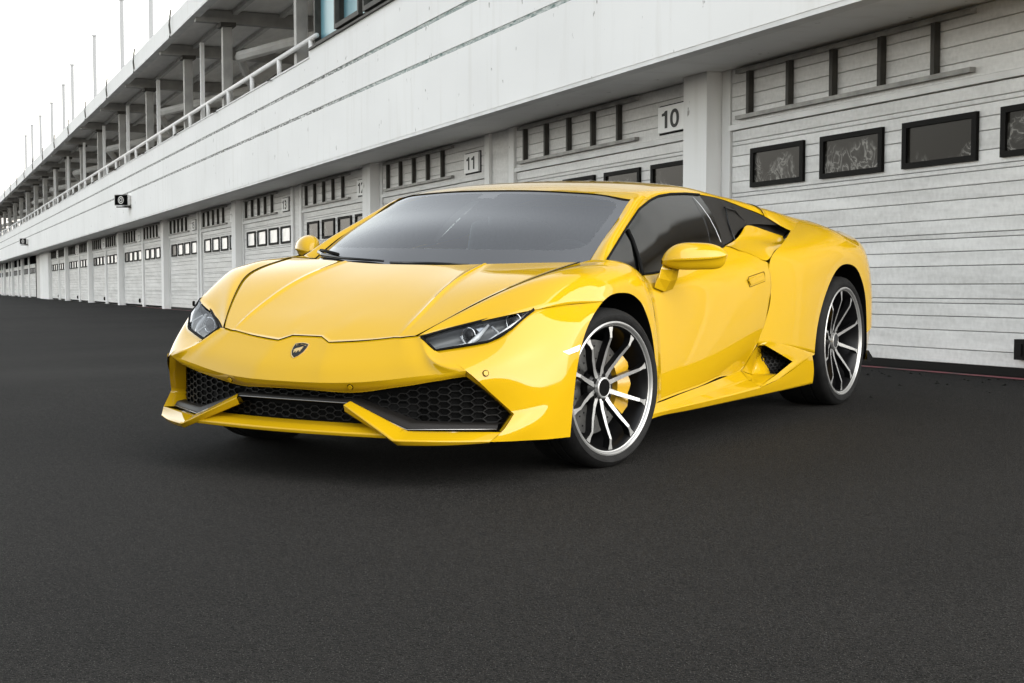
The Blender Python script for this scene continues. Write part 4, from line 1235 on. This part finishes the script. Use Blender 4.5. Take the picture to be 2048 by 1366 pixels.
bull = [(-.021,-.004),(-.016,.004),(-.008,.008),(0,.010),(.008,.015),(.014,.017),(.018,.013),(.013,.010),(.017,.004),(.012,.000),(.013,-.008),(.009,-.012),(.006,-.004),(.000,-.006),(-.001,-.014),(-.006,-.018),(-.005,-.008),(-.010,-.010),(-.015,-.018),(-.017,-.012),(-.014,-.006),(-.018,-.008)]
plate('badge_bull', [(-a, b) for a, b in bull], .0042, .0054, M['gold'], badge)
plate('badge_band', [(-.024,.0255),(0,.0295),(.024,.0255),(.0235,.0215),(0,.0255),(-.0235,.0215)], .0042, .0050, M['gold'], badge)
tcv = bpy.data.curves.new('badge_text', 'FONT'); tcv.body = 'LAMBORGHINI'; tcv.size = .0062; tcv.align_x = 'CENTER'; tcv.extrude = .0003
tob = bpy.data.objects.new('badge_text', tcv); COL.objects.link(tob)
bpy.context.view_layer.update()
tme = bpy.data.meshes.new_from_object(tob.evaluated_get(bpy.context.evaluated_depsgraph_get()))
bpy.data.objects.remove(tob)
to = link('badge_text', tme, M['black'], badge)
Xa = Vector((0, 1, 0)); Za = ndir; Ya = Za.cross(Xa)
to.matrix_local = Matrix.Translation(Vector(bpt(0, .0238, .0054))) @ Matrix((Xa, Ya, Za)).transposed().to_4x4()

# ---- parking sensors, side marker, washer flap ----------------------------------
def disc(name, c, nrm, r, mat, parent=CAR, h=.003):
    c = Vector(c); n = Vector(nrm).normalized(); a = n.orthogonal().normalized(); b = n.cross(a)
    v = []; N_ = 16
    for l, rr in ((0, r), (h, r), (h, r * .8)):
        v += [tuple(c + n * l + (a * math.cos(2 * math.pi * k / N_) + b * math.sin(2 * math.pi * k / N_)) * rr) for k in range(N_)]
    f = [(i * N_ + k, i * N_ + (k + 1) % N_, (i + 1) * N_ + (k + 1) % N_, (i + 1) * N_ + k) for i in range(2) for k in range(N_)]
    f.append(tuple(2 * N_ + k for k in range(N_)))
    bm = bmesh.new(); vs = [bm.verts.new(p) for p in v]
    for q in f: bm.faces.new([vs[i] for i in q])
    return link(name, bm_mesh(name, bm), mat, parent)
for s in (1, -1):
    for c, n_ in (((.896,.29,.366), (.85, .12 * s, -.5)), ((.7145,.7725,.4255), (.60, .77 * s, .23))):
        c = (c[0], c[1] * s, c[2])
        d_ = disc('parking_sensor', c, n_, .0125, M['seam'], h=.002)
        disc('sensor_cap', Vector(c) + Vector(n_).normalized() * .0015, n_, .0095, M['paint'], d_)
    q = [(.412,.921,.492),(.378,.933,.477),(.318,.944,.487),(.304,.945,.511)]
    v = [(a, b * s, c) for a, b, c in q] + [(a + .002, (b + .006) * s, c) for a, b, c in q]
    o = MB().add(v, [(4, 5, 6, 7), (0, 1, 5, 4), (1, 2, 6, 5), (2, 3, 7, 6), (3, 0, 4, 7)]).build('side_marker', M['marker'], CAR)
    bevel(o, .003, 2)

# ---- door handle -------------------------------------------------------------------
for s, d_ in ((1, dL), (-1, dR)):
    hp = [(-1.400,.700),(-1.425,.717),(-1.605,.736),(-1.616,.724),(-1.612,.690),(-1.43,.668)]
    hy = lambda x, z: .9125
    ridge = [(x, hy(x, z) * s, z) for x, z in hp]
    ridge = [(p[0], (abs(p[1]) + (-.002 if p[2] > .71 else .001)) * s, p[2]) for p in ridge]
    MB().tube(ridge + [ridge[0]], .0014, 5, False).build('door_handle', M['seam'], d_, True)
    q = [(-1.412,.700),(-1.432,.709),(-1.598,.727),(-1.604,.722),(-1.601,.697),(-1.437,.676)]
    n = len(q)
    v = [(x, (.905) * s, z) for x, z in q] + [(x, (.917 - (.003 if z > .71 else 0)) * s, z) for x, z in q]
    o = MB().add(v, [tuple(range(n, 2 * n))] + [(i, (i + 1) % n, n + (i + 1) % n, n + i) for i in range(n)]).build('door_handle', M['paint'], d_)
    bevel(o, .003, 2)

# ---- mirrors ---------------------------------------------------------------------------
def mirror_(s):
    # sections from the inner end to the outer tip: centre, half depth (along x), top z, lower edge z, bottom z
    secs = [((-.452,.925),.010,.818,.812,.800),((-.462,.938),.030,.846,.814,.792),((-.478,.955),.044,.868,.815,.784),((-.50,.978),.054,.884,.816,.778),
            ((-.545,1.02),.058,.890,.818,.776),((-.59,1.062),.055,.888,.821,.777),((-.625,1.095),.047,.880,.826,.780),((-.645,1.118),.034,.864,.833,.795),((-.655,1.132),.010,.846,.839,.832)]
    ax = Vector((-.7, .714, 0)); fr = Vector((.714, .7, 0))       # along / forward-facing
    G = []
    for (cx, cy), hd, zt, zl, zb in secs:
        ring = []
        prof = [(-1.0, zl), (-.9, zt - (zt - zl) * .25), (-.35, zt), (.25, zt - (zt - zl) * .06), (.8, zt - (zt - zl) * .42), (1.0, zl + .003), (.84, zl - .004), (.42, zb + .002), (-.1, zb), (-.85, zb + .003), (-1.0, zl)]
        for u, z in prof:
            p = Vector((cx, cy, z)) + fr * (hd * u)
            ring.append((p.x, p.y * s, p.z))
        G.append(ring)
    if s < 0: G = [[(p[0], p[1], p[2] + .02) for p in r] for r in G]
    S = surf(G, 4, cc=(5, 6))
    root = sheet('wing_mirror', S, M['paint'], flip=(s > 0))
    # foot on the door
    base = [(-.415,.905,.700),(-.44,.905,.745),(-.56,.905,.740),(-.585,.915,.688),(-.50,.915,.678)]
    top = [(-.440,.925,.786),(-.452,.93,.800),(-.53,.955,.800),(-.545,.965,.782),(-.50,.958,.779)]
    md = [(a[0] * .45 + b[0] * .55, a[1] * .45 + b[1] * .55 + .004, a[2] * .5 + b[2] * .5) for a, b in zip(base, top)]
    n = 5; v = [(p[0], p[1] * s, p[2]) for p in base + md + top]
    f = [(r * n + i, r * n + (i + 1) % n, (r + 1) * n + (i + 1) % n, (r + 1) * n + i) for r in range(2) for i in range(n)]
    f += [tuple(range(n)), tuple(range(2 * n, 3 * n))]
    o = MB().add(v, f).build('mirror_foot', M['paint'], root); bevel(o, .006, 3)
    # mirror glass faces rearwards
    gq = []
    for k in np.linspace(0, 2 * math.pi, 20, endpoint=False):
        a = .085 * math.copysign(abs(math.cos(k)) ** .6, math.cos(k)); b = .036 * math.copysign(abs(math.sin(k)) ** .6, math.sin(k))
        p = Vector((-.560, 1.03, .838)) + ax * a - fr * .066 + Vector((0, 0, b))
        gq.append((p.x, p.y * s, p.z))
    link('mirror_glass', mesh('mirror_glass', gq, [tuple(range(20))]), M['silver'], root)
mirror_(1); mirror_(-1)

# ---- wipers ---------------------------------------------------------------------------------
def wsp(u, v):               # point on the windscreen, u across (0 = car right), v up
    i = v * (nr_ws - 1); j = u * (nc_ws - 1); a = int(min(i, nr_ws - 2)); b = int(min(j, nc_ws - 2)); f = i - a; g = j - b
    return tuple(Sw[a, b] * (1 - f) * (1 - g) + Sw[a + 1, b] * f * (1 - g) + Sw[a, b + 1] * (1 - f) * g + Sw[a + 1, b + 1] * f * g)
nr_ws, nc_ws = Sw.shape[:2]
lift = lambda p, d=.012: (p[0] + d * .4, p[1], p[2] + d)
w1 = MB().tube([lift(wsp(.035, .045), .016), lift(wsp(.12, .035)), lift(wsp(.25, .02)), lift(wsp(.40, .012))], [.012, .010, .007, .005], 6).build('wiper', M['black_gloss'], CAR, True)
MB().tube([lift(wsp(.05, .06), .02), lift(wsp(.13, .055), .022), lift(wsp(.22, .035), .02)], .008, 6).build('wiper_arm', M['black'], w1, True)
w2 = MB().tube([lift(wsp(.42, .018), .004), lift(wsp(.55, .012), .006), lift(wsp(.66, .008), .004)], [.005, .007, .004], 6).build('wiper', M['black_gloss'], CAR, True)

# ---- wheels ----------------------------------------------------------------------------------
def lathe(name, prof, n, mat, parent, smooth=True, closed=False):
    """prof: list of (radius, y)"""
    v = []; f = []
    m = len(prof)
    for k in range(n):
        a = 2 * math.pi * k / n; c, s_ = math.cos(a), math.sin(a)
        v += [(r * c, y, r * s_) for r, y in prof]
    for k in range(n):
        k2 = (k + 1) % n
        for i in range(m - 1 + (1 if closed else 0)):
            i2 = (i + 1) % m
            f.append((k * m + i, k * m + i2, k2 * m + i2, k2 * m + i))
    bm = bmesh.new(); vs = [bm.verts.new(p) for p in v]
    for q in f:
        try: bm.faces.new([vs[i] for i in q])
        except ValueError: pass
    bmesh.ops.remove_doubles(bm, verts=bm.verts, dist=1e-6)
    o = link(name, bm_mesh(name, bm, smooth), mat, parent)
    if smooth: o.data.set_sharp_from_angle(angle=R(40))
    return o

def wheel(x, y, side_, rt_, rr, width, steer, ang0):
    """wheel as a part of the car: empty-like parent is the tyre mesh"""
    hw = width / 2
    prof = [(rr - .004, hw - .012), (rr + .004, hw - .002), (rr + .016, hw + .003), ((rr + rt_) / 2, hw + .004), (rt_ - .018, hw - .004), (rt_ - .006, hw - .016), (rt_ - .001, hw - .034),
            (rt_, hw * .5), (rt_, hw * .5 - .004), (rt_ - .007, hw * .5 - .006), (rt_ - .007, hw * .5 - .014), (rt_, hw * .5 - .016), (rt_, .006), (rt_ - .007, .004), (rt_ - .007, -.004), (rt_, -.006), (rt_, -hw * .7), (rt_ - .01, -hw + .014), (rt_ - .03, -hw), (rr, -hw + .01)]
    tyre = lathe('wheel', prof, 72, M['rubber'], CAR)
    tyre.location = (x, y, rt_ - .004)
    tyre.rotation_euler = (0, 0, steer + (math.pi if side_ < 0 else 0))
    yo = hw                                     # outer plane
    # barrel and lip
    lathe('rim', [(rr + .001, yo - .010), (rr + .002, yo - .002), (rr - .004, yo + .001), (rr - .009, yo - .002), (rr - .012, yo - .010), (rr - .016, yo - .012)], 80, M['silver'], tyre)
    lathe('rim_barrel', [(rr - .016, yo - .0125), (rr - .024, yo - .02), (rr - .030, yo - .06), (rr - .045, yo - .10), (rr - .048, -hw + .02)], 64, M['dark_alloy'], tyre)
    # ten spokes
    spv = MB(); spd = MB()
    N_ = 10
    hubr = .052
    for k in range(N_):
        a = ang0 + 2 * math.pi * k / N_
        ca, sa = math.cos(a), math.sin(a)
        rad = [hubr - .008, .085, .15, rr * .76, rr - .045, rr - .021]
        yy_ = [yo - .062, yo - .055, yo - .034, yo - .012, yo - .013, yo - .014]
        wd = [.0105, .0088, .0076, .0062, .0066, .0135]
        face = []; back = []
        for r, yv, w in zip(rad, yy_, wd):
            for q in (-1, 1):
                face.append((r * ca - q * w * sa, yv, r * sa + q * w * ca))
                back.append((r * ca - q * w * .55 * sa, yv - .034, r * sa + q * w * .55 * ca))
        f = [(2 * i, 2 * i + 1, 2 * i + 3, 2 * i + 2) for i in range(len(rad) - 1)]
        spv.add(face, f)
        n0 = len(face)
        fs = []
        for i in range(len(rad) - 1):
            for o_ in (0, 1):
                fs.append((2 * i + o_, 2 * i + 2 + o_, n0 + 2 * i + 2 + o_, n0 + 2 * i + o_))
            fs.append((n0 + 2 * i, n0 + 2 * i + 1, n0 + 2 * i + 3, n0 + 2 * i + 2))
        spd.add([(p[0], p[1] - .0012, p[2]) for p in face] + back, fs)
        sp = spv.build('spoke', M['silver'], tyre); spv = MB()
        sd_ = spd.build('spoke_side', M['dark_alloy'], tyre); spd = MB()
    # hub
    lathe('hub', [(.0, yo - .060), (.034, yo - .060), (.060, yo - .064), (.072, yo - .075), (.074, yo - .11)], 40, M['dark_alloy'], tyre)
    for k in range(5):
        a = ang0 + .3 + 2 * math.pi * k / 5
        c = (.050 * math.cos(a), yo - .066, .050 * math.sin(a))
        lathe_o = disc('lug_recess', c, (0, 1, 0), .012, M['black'], tyre, h=.006)
    lathe('hub_cap', [(.043, yo - .062), (.042, yo - .046), (.037, yo - .044), (.035, yo - .045)], 32, M['silver'], tyre)
    disc('hub_cap_face', (0, yo - .050, 0), (0, 1, 0), .0355, M['black_gloss'], tyre, h=.004)
    # brake disc and caliper stay with the hub
    lathe('brake_disc', [(.08, yo - .105), (.19, yo - .105), (.19, yo - .135), (.08, yo - .135)], 56, M['disc'], tyre, True, True)
    holes = MB()
    for ring_, r in enumerate((.115, .14, .165)):
        for k in range(18):
            a = 2 * math.pi * (k + ring_ * .33) / 18
            holes.tube([(r * math.cos(a), yo - .1085, r * math.sin(a)), (r * math.cos(a), yo - .1040, r * math.sin(a))], .0045, 6)
    holes.build('disc_holes', M['black'], tyre)['kind'] = 'stuff'
    cal = []
    back_dir = math.pi if side_ > 0 else 0.0
    if x < -1: back_dir += math.pi
    outer = []
    n = 14
    vv = []; ff = []
    for i in range(n + 1):
        a = back_dir + (-.66 + 1.32 * i / n)
        bulge = .010 * math.sin(i / n * math.pi * 3) ** 2
        for r, yv in ((.130, yo - .078), (.196 + bulge * .4, yo - .074 + bulge), (.198, yo - .15), (.130, yo - .15)):
            vv.append((r * math.cos(a), yv, r * math.sin(a)))
    for i in range(n):
        for q in range(4):
            ff.append((4 * i + q, 4 * i + (q + 1) % 4, 4 * i + 4 + (q + 1) % 4, 4 * i + 4 + q))
    ff += [(0, 1, 2, 3), tuple(4 * n + q for q in range(4))]
    o = MB().add(vv, ff).build('brake_caliper', M['caliper'], tyre); sharp(o, 30)
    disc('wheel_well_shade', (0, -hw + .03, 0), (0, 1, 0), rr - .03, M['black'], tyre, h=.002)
    return tyre
wheel(0, .8225, 1, .321, .267, .245, R(-10), R(90))
wheel(0, -.8225, -1, .321, .267, .245, R(-10), R(90))
wheel(-2.62, .8025, 1, .343, .285, .300, 0, R(88))
wheel(-2.62, -.8025, -1, .343, .285, .300, 0, R(88))

# ---- rear ---------------------------------------------------------------------------------------
TAIL = [
 [(-2.70,0,.925),(-2.70,.42,.955),(-2.64,.715,.980)],
 [(-2.95,0,.905),(-2.95,.42,.926),(-2.90,.725,.942)],
 [(-3.25,0,.905),(-3.25,.42,.905),(-3.235,.735,.897)],
 [(-3.43,0,.90),(-3.40,.42,.89),(-3.28,.76,.83)],
 [(-3.44,0,.70),(-3.41,.45,.70),(-3.30,.82,.69)],
 [(-3.46,0,.45),(-3.42,.45,.45),(-3.29,.865,.45)],
 [(-3.40,0,.25),(-3.36,.45,.25),(-3.24,.87,.25)],
]
sheet('rear_bumper', surf(full(TAIL), 4, cr=(2, 3)), M['paint'], flip=True)
MB().box(-3.455, -3.40, -.70, .70, .32, .60).build('rear_grille', M['black'], CAR)
for s in (1, -1):
    MB().add([(-3.29, s * .86, .24), (-3.36, s * .60, .24), (-3.40, s * .60, .16), (-3.32, s * .88, .19), (-3.20, s * .88, .24), (-3.22, s * .88, .18)], [(0, 1, 2, 3), (0, 3, 5, 4)]).build('rear_diffuser', M['black'], CAR)
    MB().box(-3.437, -3.415, s * .48 - .14, s * .48 + .14, .70, .76).build('tail_light', M['black_gloss'], CAR)
    # flank behind the rear wheel
    both_ = surf([[(-3.02, s * .94, .36), (-3.02, s * .94, .25), (-3.02, s * .93, .20)], [(-3.27, s * .87, .40), (-3.25, s * .87, .28), (-3.22, s * .87, .20)]], 3)
    sheet('rear_flank', both_, M['paint'], flip=(s > 0))

# ---- interior -------------------------------------------------------------------------------------
dash = surf([[(-.22, y, .815 - .05 * abs(y) / .65) for y in (-.66, -.3, 0, .3, .66)], [(-.42, y, .825 - (.04 if abs(y) > .5 else 0)) for y in (-.66, -.3, 0, .3, .66)], [(-.62, y, .76) for y in (-.66, -.3, 0, .3, .66)], [(-.60, y, .45) for y in (-.66, -.3, 0, .3, .66)]], 4)
sheet('dashboard', dash, M['leather'])
MB().box(-1.9, -.3, -.72, .72, .28, .34).build('cabin_floor', M['leather'], CAR)
for s in (1, -1):
    bm = bmesh.new()
    for (c, sc, rx) in (((-1.30, .36 * s, .68), (.07, .22, .30), 0.28), ((-1.36, .36 * s, .975), (.05, .12, .085), 0.2), ((-1.05, .36 * s, .43), (.25, .23, .08), 0)):
        r = bmesh.ops.create_cube(bm, size=2)
        bmesh.ops.scale(bm, vec=sc, verts=r['verts'])
        bmesh.ops.rotate(bm, cent=(0, 0, 0), matrix=Matrix.Rotation(-rx, 3, 'Y'), verts=r['verts'])
        bmesh.ops.translate(bm, vec=c, verts=r['verts'])
    o = link('seat', bm_mesh('seat', bm), M['leather'], CAR); bevel(o, .04, 4)
sw = [( -.68 + .06 * math.sin(a) * .4, .36 + .175 * math.cos(a), .72 + .165 * math.sin(a)) for a in np.linspace(0, 2 * math.pi, 33)]
st = MB().tube(sw, .014, 8, False).build('steering_wheel', M['leather'], CAR, True)
MB().tube([(-.68, .20, .72), (-.66, .36, .70), (-.68, .52, .72)], .018, 6).build('steering_spoke', M['leather'], st)
# bulkhead behind the seats
link('bulkhead', mesh('bulkhead', [(-1.62, -.70, .34), (-1.62, .70, .34), (-1.60, .60, 1.05), (-1.60, -.60, 1.05)], [(0, 1, 2, 3)]), M['leather'], CAR)
# inner roof lining and door cards
sheet('roof_lining', Sr[:k - 8] + np.array([0, 0, -.03]), M['leather'], flip=True)
both('door_card', np.array(Sd)[4:] * np.array([1, .92, 1]), M['leather'])
# rear view mirror
o = MB().box(-.66, -.635, -.11, .11, 1.0, 1.05).build('rear_view_mirror', M['black'], CAR); bevel(o, .012, 3)
